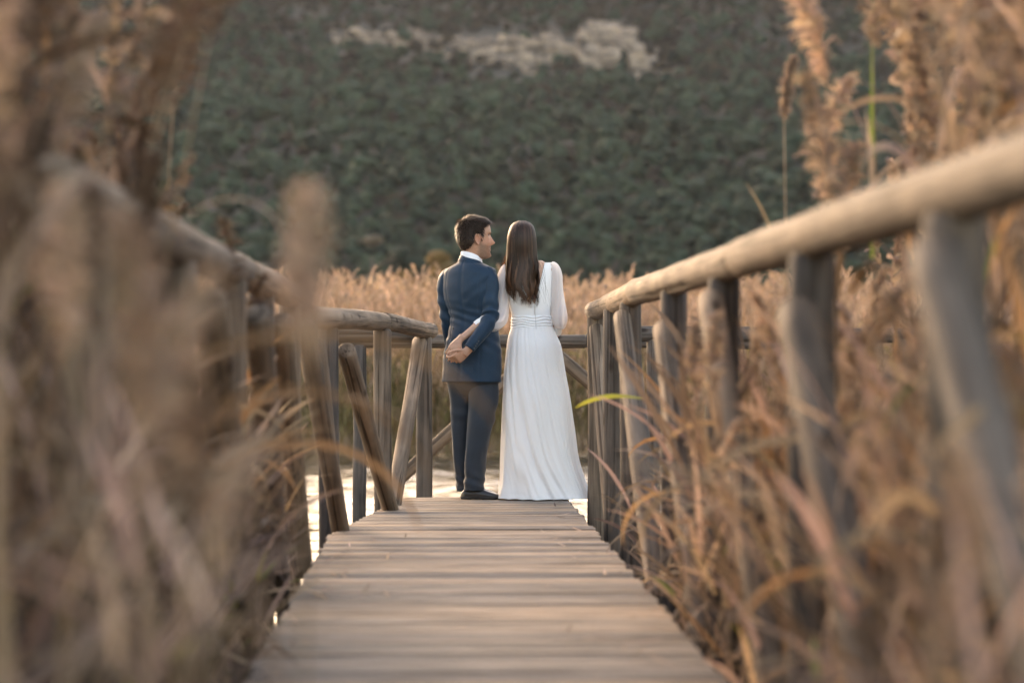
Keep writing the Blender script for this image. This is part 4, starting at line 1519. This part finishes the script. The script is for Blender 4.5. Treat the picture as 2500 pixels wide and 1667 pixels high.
RL = [(.90, .290, YM - .02, .105, .112), (.76, .297, YM - .035, .100, .105), (.66, .299, YM - .05, .094, .099), (.58, .294, YM - .06, .087, .092), (.444, .273, YM - .065, .075, .081), (.35, .260, YM - .068, .069, .077),
      (.27, .249, YM - .07, .065, .074), (.14, .241, YM - .07, .060, .070), (.085, .239, YM - .07, .0625, .073), (.058, .240, YM - .068, .063, .074)]
LL = [(.90, .165, YM + .03, .10, .112), (.76, .168, YM + .04, .092, .105), (.66, .172, YM + .05, .083, .098), (.58, .172, YM + .055, .078, .09), (.444, .170, YM + .06, .066, .08), (.35, .168, YM + .06, .060, .075),
      (.27, .168, YM + .06, .057, .072), (.14, .176, YM + .06, .055, .068), (.08, .186, YM + .06, .055, .07), (.045, .190, YM + .06, .055, .072)]
tp = []
for rows, ph in ((RL, 0.3), (LL, 1.9)):
    G = displace(loft_z(rows, 40, 80, R(-50), 2.1), leg_fold(ph, 0))
    tp.append(close_caps(G))
G = loft_z([(.98, .232, YM, .175, .118), (.88, .230, YM, .188, .130), (.79, .231, YM, .182, .130), (.74, .232, YM, .165, .118), (.70, .232, YM, .12, .10), (.66, .232, YM, .05, .06)], 40, 24, YAW, 2.2)
tp.append(close_caps(G))
V, F = join(tp)
trousers = obj('trousers', V, F, M_TROUSER, man)


def shoe(heel, d, L_, z0=0.0):
    """oxford shoe: upper and sole pieces; heel point, direction, length"""
    d = unit(np.array([d[0], d[1], 0.0])); s = np.array([-d[1], d[0], 0])
    prof = [(0.0, .012, .045, .028), (.03, .031, .068, .0), (.09, .036, .078, 0), (.14, .039, .070, 0), (.18, .044, .056, 0), (.215, .046, .046, 0), (.245, .039, .036, 0), (.268, .022, .026, 0), (.276, .006, .018, 0)]
    S = spline(np.array([(a, w, h) for a, w, h, _ in prof]), 30)
    t = np.linspace(0, 2 * PI, 24, endpoint=False)
    up, so = [], []
    k_ = L_ / 0.276
    for a, w, h in S:
        c = np.array([heel[0], heel[1], z0]) + d * a * k_
        zz = 0.018 + (h - 0.018) * np.where(np.sin(t) > 0, np.abs(np.sin(t)) ** 0.8, 0)
        zz = np.where(np.sin(t) <= 0, 0.014, zz)
        up.append(c + s * (w * np.sign(np.cos(t)) * np.abs(np.cos(t)) ** 0.75)[:, None] + np.array([0, 0, 1.0]) * zz[:, None])
    V1, F1 = close_caps(np.stack(up))
    S2 = np.array([(a, w + .004) for a, w, h in S])
    for a, w in S2:
        c = np.array([heel[0], heel[1], z0]) + d * (a * k_ * 1.02 - 0.003)
        lift = 0.004 if a < 0.085 else 0.006
        lo = 0.0 if (a < 0.08 or 0.15 < a < 0.24) else 0.005
        so.append(np.stack([c + s * w + [0, 0, lo], c + s * w + [0, 0, .019], c - s * w + [0, 0, .019], c - s * w + [0, 0, lo]]))
    V2, F2 = close_caps(np.stack(so))
    return V1, F1, V2, F2


for heel, d, L_ in (((.158, YM - .045), (0.985, -0.17), .262), ((.165, YM + .075), (0.80, 0.6), .27)):
    V1, F1, V2, F2 = shoe(heel, d, L_)
    sh = obj('shoe', V1, F1, M_SHOE, man)
    obj('sole', V2, F2, M_SOLE, sh)
    tp = []
    for q in range(4):
        dd = unit(np.array([d[0], d[1], 0.0])); ss = np.array([-dd[1], dd[0], 0])
        c = np.array([heel[0], heel[1], .078 - .008 * q]) + dd * (.10 + .02 * q)
        tp.append(close_caps(tube_grid(np.array([(*(c - ss * .018 - [0, 0, .004]), .0022, .0022), (*(c + [0, 0, .003]), .0022, .0022), (*(c + ss * .018 - [0, 0, .004]), .0022, .0022)]), 6, 6, (0, 0, 1))))
    obj('shoelace', *join(tp), M_SHOE, sh)

# ---- groom: body (one continuous skin)
HG = head_grid()
HYAW = R(9)
HORG = (.244, YM - .01)
parts = [close_caps(place_head(HG, HORG, HYAW))]
for s in (-1, 1):
    V, F = ear(s)
    parts.append((place_head(V, HORG, HYAW), F))
parts.append(close_caps(tube_grid(np.array([(.212, YM, 1.46, .075, .08), (.214, YM, 1.53, .060, .062), (.222, YM - .002, 1.575, .057, .059), (.232, YM - .006, 1.63, .057, .06), (.24, YM - .008, 1.68, .05, .05)]), 28, 24, (0, -1, 0))))
G = loft_z([(r[0], r[1], r[2], max(r[3] - .022, .04), max(r[4] - .022, .04)) for r in JR if r[0] < 1.52 and r[0] > .9] + [(.88, .232, YM, .12, .08)], 32, 30, YAW, 2.2)
parts.append(close_caps(G))
for rows in (RS, LSL):
    a = np.array(rows); a[:, 3:] = np.minimum(a[:, 3:] * 0.7, .04)
    parts.append(close_caps(tube_grid(a, 16, 30, (0.3, -1, 0.2))))
for rows in (RL, LL):
    a = np.array(rows); a[:, 3:] *= 0.72
    a = a[:-1]
    parts.append(close_caps(loft_z(a, 20, 40)))
# right hand, fingers wrapped over hers; left hand hanging in front
W_R = np.array([.196, YM - .220, .962])
parts.append(close_caps(tube_grid(np.array([(.23, YM - .214, 1.0, .03, .03), (*W_R, .027, .023), (.17, YM - .221, .937, .03, .02)]), 16, 10, (0, -1, 0))))
parts += hand(W_R, (-0.78, -0.03, -0.62), (-0.45, 0.78, 0.2), 0.98, -1, (0.62, 0.75, 0.45), 0.03, (0.5, -0.1))
parts += hand((.112, YM + .225, .945), (0.25, 0.35, -0.9), (0.8, -0.4, 0.2), 1.0, 1)
bV, bF = union_mesh(parts, 0.004, 2)


def head_local(V, org, yaw, s=1.0, dz=0.0, roll=0.0):
    P = V - np.array([org[0], org[1], 1.69 + dz])
    Mr = np.array(Matrix.Rotation(yaw, 3, 'Z') @ Matrix.Rotation(roll, 3, 'X'))
    return P @ Mr / s + np.array([0, 0, 1.69])


def face_tint(V, org, yaw, s, dz, base, beard):
    Lc = head_local(V, org, yaw, s, dz)
    f, l, z = Lc[:, 0], np.abs(Lc[:, 1]), Lc[:, 2]
    y = (1.9085 - z) / 0.000612
    T = np.tile(np.array(base), (len(V), 1))

    def mixc(mask, col):
        m = np.clip(mask, 0, 1)[:, None]
        T[:] = T * (1 - m) + np.array(col) * m
    head = (z > 1.55) & (np.abs(f) < .16) & (l < .1)
    sm = lambda v, a, b_: np.clip((v - a) / (b_ - a), 0, 1)
    # warmer cheeks, ears and nose
    mixc(head * 0.35 * np.exp(-(((y - 400) / 45) ** 2 + ((f - .06) / .04) ** 2)), (0.56, 0.25, 0.17))
    mixc(head * 0.45 * (np.exp(-(((y - 375) / 60) ** 2 + ((f - .004) / .03) ** 2)) * (l > .07)), (0.56, 0.24, 0.16))
    if beard:
        cheek = sm(y, np.interp(f, [0.0, .04, .08, .12], [335, 400, 428, 428]), np.interp(f, [0, .04, .08, .12], [365, 440, 446, 440]))
        bd = head * cheek * sm(f, .005, .03) * (1 - sm(y, 575, 600)) * (1 - np.exp(-(((y - 470) / 16) ** 2 + (l / .025) ** 2)) * (f > .085))
        mixc(bd * 0.62, (0.115, 0.075, 0.055))
    mixc(head * (f > .088) * 0.6 * np.exp(-(((y - 470) / 13) ** 2 + (l / .026) ** 4)), (0.42, 0.17, 0.14))
    mixc(head * (f > .085) * 0.9 * np.exp(-(((y - 470) / 5) ** 2 + (l / .022) ** 4)), (0.62, 0.55, 0.5))
    ey = ((y - 328) / 8.5) ** 2 + ((l - .032) / .013) ** 2
    mixc(head * (f > .05) * (ey < 1), (0.34, 0.27, 0.23))
    mixc(head * (f > .05) * ((((y - 328) / 8) ** 2 + ((l - .032) / .006) ** 2) < 1), (0.02, 0.013, 0.01))
    mixc(head * (f > .05) * 0.8 * np.exp(-(((y - 320) / 3.5) ** 2 + ((l - .032) / .016) ** 4)), (0.06, 0.035, 0.03))
    return T


SK_M, SK_W = (0.46, 0.255, 0.17), (0.50, 0.29, 0.20)
obj('body', bV, bF, M_SKIN, man, True, face_tint(bV, HORG, HYAW, 1, 0, SK_M, True))


# ---- groom: hair
def hairline(f):
    """lowest z of hair at forward position f, head frame"""
    return np.interp(f, [-.11, -.075, -.045, -.022, -.012, .022, .030, .036, .042, .075, .105], [1.612, 1.612, 1.628, 1.66, 1.708, 1.712, 1.668, 1.668, 1.742, 1.770, 1.779])


rs = np.random.default_rng(61)
Hm = HG[:, :, 2] > hairline(HG[:, :, 0])
ctr = np.array([-0.005, 0, 1.70])
Dn = unit(HG - ctr)
cap = HG + Dn * np.where(Hm, np.clip((HG[:, :, 2] - hairline(HG[:, :, 0])) / 0.05, 0.1, 1) * 0.011, -0.004)[..., None]
Fc = [tuple(f) for f in grid_faces(*HG.shape[:2]) if all(Hm.reshape(-1)[i] for i in f)]
q = Q()
used = sorted({i for f in Fc for i in f}); rm = {a: b_ for b_, a in enumerate(used)}
capV = cap.reshape(-1, 3)[used]
top_r = HG.shape[0] - 1
q.add(capV, np.array([[rm[i] for i in f] for f in Fc]), (0.026, 0.017, 0.012))
cand = np.argwhere(Hm)
for _ in range(4600):
    i, j = cand[int(rs.integers(len(cand)))]
    p = HG[i, j] + rs.normal(size=3) * 0.002
    nrm = unit(p - ctr)
    top = np.clip((p[2] - 1.765) / 0.03, 0, 1)
    back = np.clip(-p[0] / 0.08, 0, 1)
    wh = p - np.array([-0.062, 0.012, 1.795])
    rad = unit(wh - nrm * np.dot(wh, nrm))
    dt_ = np.clip(np.linalg.norm(wh) / 0.05, 0, 1)
    swirl = np.cross(nrm, rad)
    d = rad * (0.35 + 0.65 * dt_) + swirl * 0.8 * (1 - dt_) + np.array([-0.15, 0, -0.7]) * (1 - top) + np.array([0.55, 0.1, 0]) * top * dt_
    d = unit(d - nrm * np.dot(d, nrm) + rs.normal(size=3) * 0.11)
    edge = np.clip((p[2] - hairline(p[0])) / 0.03, 0.25, 1)
    l = rs.uniform(0.020, 0.036) * edge * (1 + 0.35 * top)
    s = np.linspace(0, 1, 4)
    lift = 0.003 + (0.006 + 0.007 * top) * edge
    P = p + d * (s * l)[:, None] + nrm * (0.003 + lift * np.sin(s * 1.9))[:, None]
    sd_ = unit(np.cross(d, nrm) + rs.normal(size=3) * 0.2)
    b_ = rs.uniform(0.6, 1.7)
    q.add(*ribbon(P, np.array([.0014, .0017, .0013, .0003]), np.tile(sd_, (4, 1))), np.array([0.044, 0.027, 0.019]) * b_)
for s_ in (-1, 1):    # brows
    for _ in range(110):
        l0 = s_ * rs.uniform(.016, .052)
        zc = 1.9085 - 0.000612 * (303 - 6 * math.exp(-((abs(l0) - .038) / .014) ** 2) + rs.normal(0, 2.5))
        f0 = 0.1135 - 0.50 * max(0, abs(l0) - .012) ** 1.3 - abs(l0) * 0.05
        P = np.array([f0, l0, zc]) + np.linspace(0, 1, 3)[:, None] * np.array([-.004, s_ * .009, .001])
        q.add(*ribbon(P, np.array([.0014, .0018, .0006]), np.tile(np.array([0.2, 0, 1.0]), (3, 1))), (0.03, 0.02, 0.015))
V, F, T = q.get()
obj('hair', place_head(V, HORG, HYAW), F, M_HAIR, man, True, T)

# ---- bride
YB = YM - 0.02
BR = [(1.532, .597, YB, .150, .058), (1.505, .598, YB, .160, .074), (1.47, .600, YB, .160, .086), (1.42, .603, YB, .155, .096), (1.358, .604, YB, .1515, .101), (1.27, .607, YB, .142, .099), (1.174, .614, YB, .1285, .089), (1.10, .617, YB, .134, .096)]
S = spline(np.array(BR), 60)
nB = 90
G = np.zeros((60, nB, 3))
for i, (z, cx, cy, a, b_) in enumerate(S):
    xr = np.interp(z, [1.26, 1.321, 1.535], [.631, .646, .700])
    xl = np.interp(z, [1.26, 1.321, 1.535], [.629, .596, .480])
    t0 = -math.acos(np.clip((xr - cx) / a, -1, 1)); t1 = 2 * PI - math.acos(np.clip((xl - cx) / a, -1, 1))
    t = np.linspace(t0, t1, nB)
    G[i] = np.stack([cx + a * np.cos(t), cy + b_ * np.sin(t), np.full(nB, z)], 1)
    G[i, :, 2] += 0.004 * np.sin(t) * (z > 1.5)
for i in range(60):
    for j in range(nB):
        p = G[i, j]
        G[i, j] += np.array([0, -1, 0]) * (0.0016 * nz(p[0] * 14, 1, p[2] * 16)) * (p[1] < YB)
C = G.mean(1, keepdims=True)
inn = C + (G - C) * np.array([0.965, 0.955, 1])
V = np.concatenate([G.reshape(-1, 3), inn.reshape(-1, 3)])
F = [tuple(f) for f in grid_faces(60, nB, False)]
k = 60 * nB
F += [tuple(i + k for i in f[::-1]) for f in grid_faces(60, nB, False)]
for i in range(59):
    F.append((i * nB, (i + 1) * nB, (i + 1) * nB + k, i * nB + k))
    F.append((i * nB + nB - 1, i * nB + nB - 1 + k, (i + 1) * nB + nB - 1 + k, (i + 1) * nB + nB - 1))
for j in range(nB - 1):
    F.append((j, j + k, j + 1 + k, j + 1))
dress = obj('dress', V, F, M_DRESS, bride)

SKR = [(1.118, .617, YB, .134, .096), (1.05, .621, YB, .160, .116), (.981, .629, YB - .005, .178, .132), (.828, .633, YB - .01, .200, .152), (.653, .645, YB - .02, .222, .172), (.444, .654, YB - .025, .236, .188),
       (.27, .662, YB - .03, .246, .203), (.117, .684, YB - .035, .270, .220), (.05, .692, YB - .04, .290, .230), (.006, .698, YB - .045, .304, .240)]
nS, rS = 260, 90
S = spline(np.array(SKR), rS)
G = np.zeros((rS, nS, 3))
rs = np.random.default_rng(71)
waves = [(k, rs.uniform(0, 6.28), rs.uniform(0.6, 1.3), rs.uniform(0.1, 0.5)) for k in (7, 11, 16, 23, 31, 40)]
for i, (z, cx, cy, a, b_) in enumerate(S):
    t = np.linspace(0, 2 * PI, nS, endpoint=False)
    u = np.clip((1.118 - z) / 1.118, 0, 1)
    # folds sweep towards her right side lower down
    tt = t - 0.95 * u ** 1.6 * np.clip(-np.sin(t), 0, 1) + 0.12 * np.array([nz(math.cos(x_) * 3, math.sin(x_) * 3, z * 1.5) for x_ in t])
    f = np.zeros(nS)
    for k, ph, w, tw in waves:
        f += w * np.abs(np.cos(0.5 * (k * tt + ph + tw * u))) * (7 / (k + 5)) * (0.3 + 0.7 * (u if k < 20 else 1 - 0.75 * u)) * (0.35 + 1.3 * np.clip(0.5 + np.sin(t * 2.3 + k), 0, 1))
    f -= f.mean()
    m = np.array([nz(math.cos(x) * 2, math.sin(x) * 2, z * 2.2) for x in t])
    d = f * (0.0045 + 0.030 * u ** 1.1) + m * 0.022 * u
    x = cx + (a + d) * np.cos(t)
    x = np.where(x > 0.985, 0.985 + (x - 0.985) * 0.3, x)
    G[i] = np.stack([x, cy + (b_ + d) * np.sin(t), np.full(nS, z)], 1)
    if z < 0.03: G[i, :, 2] += 0.006 * np.abs(np.sin(9 * t)) * (1 - z / 0.03)
V, F = close_caps(np.concatenate([G, G[-1:] * 0.5 + G[-1:].mean(1, keepdims=True) * 0.5 + np.array([0, 0, 0.05])]))
obj('skirt', V, F, M_DRESS, dress)
# pleated sash
n_ = 120
rows = []
for q_ in range(34):
    z = 1.108 + 0.080 * q_ / 33
    a, b_ = np.interp(z, [1.10, 1.19], [.1375, .1335]), np.interp(z, [1.10, 1.19], [.0995, .0945])
    g = ring(.6155, YB, z, a, b_, 0, 2, n_)
    for j in range(n_):
        t = 2 * PI * j / n_
        d = 0.0024 * math.sin(z * 330 + 5.5 * nz(math.cos(t) * 1.6, math.sin(t) * 1.6, 5 + z * 14)) + 0.0012 * nz(g[j, 0] * 40, 3, z * 90)
        g[j, :2] += unit(g[j, :2] - np.array([.6155, YB])) * d
    rows.append(g)
G = np.stack(rows)
obj('sash', G.reshape(-1, 3), grid_faces(34, n_), M_DRESS, dress)
zz = np.linspace(1.262, 1.10, 14)
zw = np.full(14, .0022)
zp = np.stack([np.interp(zz, [1.10, 1.262], [.6385, .6305]), YB - np.interp(zz, [1.10, 1.174, 1.27], [.1045, .0985 if True else 0, .1035]) - .0025, zz], 1)
obj('zipper', *ribbon(zp, zw, np.tile(np.array([1.0, 0, 0]), (14, 1))), M_ZIP, dress)


def puff(i, t, p):
    return 0.004 * math.sin(7 * t + 9 * i) * math.sin(PI * i) + 0.005 * nz(i * 4, math.cos(t) * 1.5, math.sin(t) * 1.5) + 0.003 * math.exp(-((i - 0.85) / 0.1) ** 2) * math.sin(11 * t)


LSV = [(.470, YB - .0, 1.512, .022, .035), (.452, YB - .0, 1.487, .036, .045), (.434, YB - .01, 1.43, .046, .05), (.424, YB - .02, 1.34, .050, .052), (.412, YB - .04, 1.24, .054, .052), (.395, YB - .065, 1.165, .058, .05), (.35, YB - .10, 1.135, .052, .045), (.305, YM - .155, 1.148, .038, .034), (.282, YM - .160, 1.142, .030, .028)]
G = displace(tube_grid(np.array(LSV), 40, 60, (0.2, -1, 0.2)), puff)
obj('sleeve', G.reshape(-1, 3), grid_faces(60, 40), M_CHIFFON, dress)
G = tube_grid(np.array([(.292, YM - .160, 1.146, .031, .029), (.272, YM - .162, 1.135, .031, .029), (.252, YM - .164, 1.119, .0305, .0285)]), 28, 8, (0.2, -1, 0.2))
obj('cuff', G.reshape(-1, 3), grid_faces(8, 28), M_DRESS, dress)
RSV = [(.735, YB, 1.522, .022, .035), (.757, YB, 1.50, .034, .044), (.770, YB - .005, 1.44, .042, .048), (.775, YB - .01, 1.35, .045, .05), (.784, YB - .01, 1.25, .050, .054), (.792, YB - .01, 1.175, .053, .056), (.792, YB + .0, 1.135, .048, .052), (.786, YB + .01, 1.118, .030, .034)]
G = displace(tube_grid(np.array(RSV), 40, 60, (0.2, -1, 0.2)), puff)
obj('sleeve', G.reshape(-1, 3), grid_faces(60, 40), M_CHIFFON, dress)
G = tube_grid(np.array([(.786, YB + .01, 1.125, .029, .032), (.783, YB + .02, 1.10, .029, .03), (.780, YB + .04, 1.075, .028, .028)]), 28, 8, (0.2, -1, 0.2))
obj('cuff', G.reshape(-1, 3), grid_faces(8, 28), M_DRESS, dress)

# body
WORG, WYAW, WS, WDZ = (.552, YB + .010), R(96), 0.88, -0.026
parts = [close_caps(place_head(HG, WORG, WYAW, WS, WDZ))]
for s in (-1, 1):
    V, F = ear(s)
    parts.append((place_head(V, WORG, WYAW, WS, WDZ), F))
parts.append(close_caps(tube_grid(np.array([(.60, YB - .01, 1.44, .09, .07), (.595, YB - .01, 1.52, .060, .055), (.582, YB - .01, 1.57, .050, .05), (.565, YB - .005, 1.63, .048, .05), (.555, YB, 1.68, .045, .05)]), 24, 20, (0, -1, 0))))
BB = [(1.545, .597, YB - .004, .085, .050)] + [(r[0] - 0.004, r[1], r[2], r[3] - .007, r[4] - .0075) for r in BR[1:]] + [(1.0, .62, YB, .15, .11), (.85, .63, YB, .155, .115), (.78, .63, YB, .12, .09)]
G = loft_z(BB, 40, 60)


def spine(i, t, p):
    dt = (t - 1.5 * PI + PI) % (2 * PI) - PI
    return -0.004 * math.exp(-(dt / 0.12) ** 2) + 0.004 * math.exp(-((abs(dt) - 0.55) / 0.25) ** 2 - ((p[2] - 1.42) / 0.06) ** 2)


parts.append(close_caps(displace(G, spine)))
arms = [[(.485, YB, 1.49, .04, .04), (.447, YB, 1.46, .040, .042), (.427, YB - .02, 1.34, .036, .038), (.41, YB - .04, 1.22, .034, .036), (.36, YB - .095, 1.18, .034, .034), (.29, YM - .16, 1.146, .029, .028), (.215, YM - .172, 1.085, .0245, .023), (.150, YM - .182, 1.033, .0215, .018)],
        [(.71, YB, 1.49, .04, .04), (.760, YB, 1.46, .036, .042), (.772, YB - .01, 1.34, .034, .038), (.782, YB, 1.18, .032, .034), (.782, YB + .03, 1.10, .028, .03), (.765, YB + .12, 1.06, .024, .024), (.72, YB + .22, 1.05, .02, .018)]]
for a in arms:
    parts.append(close_caps(tube_grid(np.array(a), 18, 40, (0.2, -1, 0.2))))
for sx in (-1, 1):
    parts.append(close_caps(loft_z([(.88, .63 + sx * .07, YB, .08, .09), (.6, .635 + sx * .075, YB, .07, .075), (.45, .64 + sx * .07, YB, .052, .056), (.3, .64 + sx * .07, YB, .047, .05), (.12, .64 + sx * .07, YB, .033, .035), (.09, .64 + sx * .07, YB + .03, .03, .06)], 18, 24)))
parts += hand((.146, YM - .183, 1.030), (-0.60, -0.03, -0.80), (0.30, 0.85, -0.1), 0.90, 1, (0.22, 0.34, 0.25), 0.05, (0.35, 0.15))
parts += hand((.72, YB + .22, 1.05), (-0.7, 0.7, 0.1), (0, -0.3, 0.9), 0.86, -1)
bV, bF = union_mesh(parts, 0.004, 2)
obj('body', bV, bF, M_SKIN, bride, True, face_tint(bV, WORG, WYAW, WS, WDZ, SK_W, False))
for sx in (-1, 1):
    V1, F1, V2, F2 = shoe((.64 + sx * .07, YB - .06), (0.05, 1), .24)
    sh = obj('shoe', V1, F1, simple('ivory_shoe', (0.6, 0.56, 0.5), 0.4) if sx < 0 else bpy.data.materials['ivory_shoe'], bride)
    obj('sole', V2, F2, M_SOLE, sh)

# hair: rows z, centre x, half width, y of the curtain's outer face relative to YB, depth
HR = np.array([(1.800, .551, .026, -.020, .040), (1.793, .551, .050, -.050, .070), (1.780, .551, .064, -.074, .085), (1.765, .551, .074, -.092, .09), (1.737, .550, .084, -.108, .10), (1.694, .5485, .0925, -.118, .10), (1.633, .5485, .096, -.119, .095), (1.58, .5485, .099, -.113, .08),
               (1.53, .5495, .102, -.112, .05), (1.45, .5485, .1025, -.124, .035), (1.358, .5505, .096, -.131, .030), (1.2965, .560, .087, -.130, .027), (1.23, .575, .072, -.125, .02)])
rs = np.random.default_rng(81)
q = Q()
# base mass
rowsG = []
for z in np.linspace(1.798, 1.42, 60):
    cx, w, yo, dp = [np.interp(z, HR[::-1, 0], HR[::-1, c]) for c in (1, 2, 3, 4)]
    t = np.linspace(PI, 2 * PI, 40)
    up = ring(cx, YB + yo + dp, z, w * 0.95, dp * 0.93, 0, 2.2, 80)[40:]
    rowsG.append(np.concatenate([up, up[::-1] * np.array([1, 0, 1]) + np.array([0, YB + yo + dp + 0.003, 0])]))
G = np.stack(rowsG)
for i in range(60):
    for j in range(40):
        p = G[i, j]
        G[i, j, 1] += 0.007 * nz(p[0] * 38, 3, p[2] * 2.5) + 0.003 * nz(p[0] * 120, 1, p[2] * 3)
V, F = close_caps(G)
q4 = [f for f in F if len(f) == 4]
q.add(V, np.array(q4), (0.020, 0.012, 0.009))
locks = []
for k in range(46):
    c_ = rs.uniform(-1.62, 1.62)
    px_ = .5505 + .095 * math.sin(c_)
    ze = np.interp(px_, [.455, .48, .53, .575, .62, .65], [1.275, 1.262, 1.256, 1.236, 1.238, 1.30]) + rs.uniform(-0.012, 0.07)
    locks.append((c_, ze, rs.uniform(0, 60), rs.uniform(0.15, 0.5), rs.choice([0.2, 0.5, 1.0, 2.2, 4.0]), rs.uniform(-0.16, 0.22)))
lc = np.array([l_[0] for l_ in locks])
for _ in range(2600):
    phi = rs.uniform(-1.65, 1.65)
    c_, ze, ph, tight, lb, lr = locks[int(np.argmin(np.abs(lc - phi) + rs.uniform(0, 0.12, len(lc))))]
    short = rs.uniform() < 0.25
    ztop = 1.803 - 0.010 * abs(phi) * rs.uniform() - (rs.uniform(0, 0.10) if rs.uniform() < 0.2 else 0)
    zend = ze + 0.085 * rs.uniform() ** 1.6 + (0.2 * rs.uniform() if short else 0)
    ns = 20
    z = np.linspace(ztop, zend, ns)
    cx, w, yo, dp = [np.interp(z, HR[::-1, 0], HR[::-1, c]) for c in (1, 2, 3, 4)]
    wav = np.clip((1.60 - z) / 0.33, 0, 1.05)
    swing = np.array([nz(ph, zz * 5.5, 7) for zz in z])
    fi = phi + (c_ - phi) * wav ** 1.5 * (1 - tight) + wav * (0.55 * swing + 0.09 * rs.normal())
    r = 1.0 + rs.uniform(-0.05, 0.03) + lr * wav * 0.5
    wob = wav * (0.015 * np.sin(z * 27 + ph) + 0.006 * np.sin(z * 57 + 2 * ph))
    x = wob + cx + w * np.minimum(r, 1.06) * np.sin(np.clip(fi, -1.75, 1.75))
    y = YB + yo + dp - dp * r * np.cos(fi) + wav * 0.012 * np.array([nz(ph + 9, zz * 6, 3) for zz in z]) - 0.004 * rs.uniform()
    if abs(phi) > 1.45: y = y + wav * 0.008
    P = np.stack([x, y, z], 1)
    sd_ = np.stack([np.cos(fi), np.sin(fi), 0 * fi], 1)
    wd = np.full(ns, rs.uniform(0.0012, 0.0026)); wd[-8:] *= np.array([0.95, 0.88, 0.78, 0.65, 0.5, 0.36, 0.22, 0.06])
    b_ = rs.uniform(0.7, 1.4) * (0.55 + 0.45 * lb)
    col = np.array([0.040, 0.020, 0.012]) * b_
    lo = np.clip((1.56 - z) / 0.3, 0, 1)[:, None]
    col2 = np.array([0.085, 0.040, 0.020]) * b_
    T = col * (1 - lo * 0.65) + col2 * lo * 0.65
    V, F = ribbon(P, wd, sd_)
    q.add(V, F, np.repeat(T, 2, 0))
# loose strands over the bare back and in front of the left shoulder
for k in range(4, 26):
    s = np.linspace(0, 1, 12)
    if k < 10:
        x = .655 + 0.012 * rs.normal() + (0.045 + .02 * rs.uniform()) * s + 0.012 * np.sin(s * 5 + k)
        z = 1.53 - (0.20 + 0.09 * rs.uniform()) * s
        y = YB - .108 - 0.018 * np.sin(s * 2) - 0.004 * rs.uniform()
        T_ = np.array([0.05, 0.024, 0.014])
    else:
        x = .462 + 0.004 * rs.normal() - (0.02 + 0.022 * rs.uniform()) * s + 0.004 * np.sin(s * 5 + k)
        z = 1.63 - (0.10 + 0.05 * rs.uniform()) * s
        y = YB - .01 - 0.02 * rs.uniform() + 0 * s
        T_ = np.array([0.16, 0.065, 0.02])  # orange of the lit lock put into the strand colour
    P = np.stack([x, y + 0 * s, z], 1)
    q.add(*ribbon(P, np.full(12, 0.0008 if k < 10 else .0022) * np.linspace(1, 0.3, 12), np.tile(np.array([1.0, 0, 0]), (12, 1))), T_)
V, F, T = q.get()
obj('hair', V, F, M_HAIR, bride, True, T)
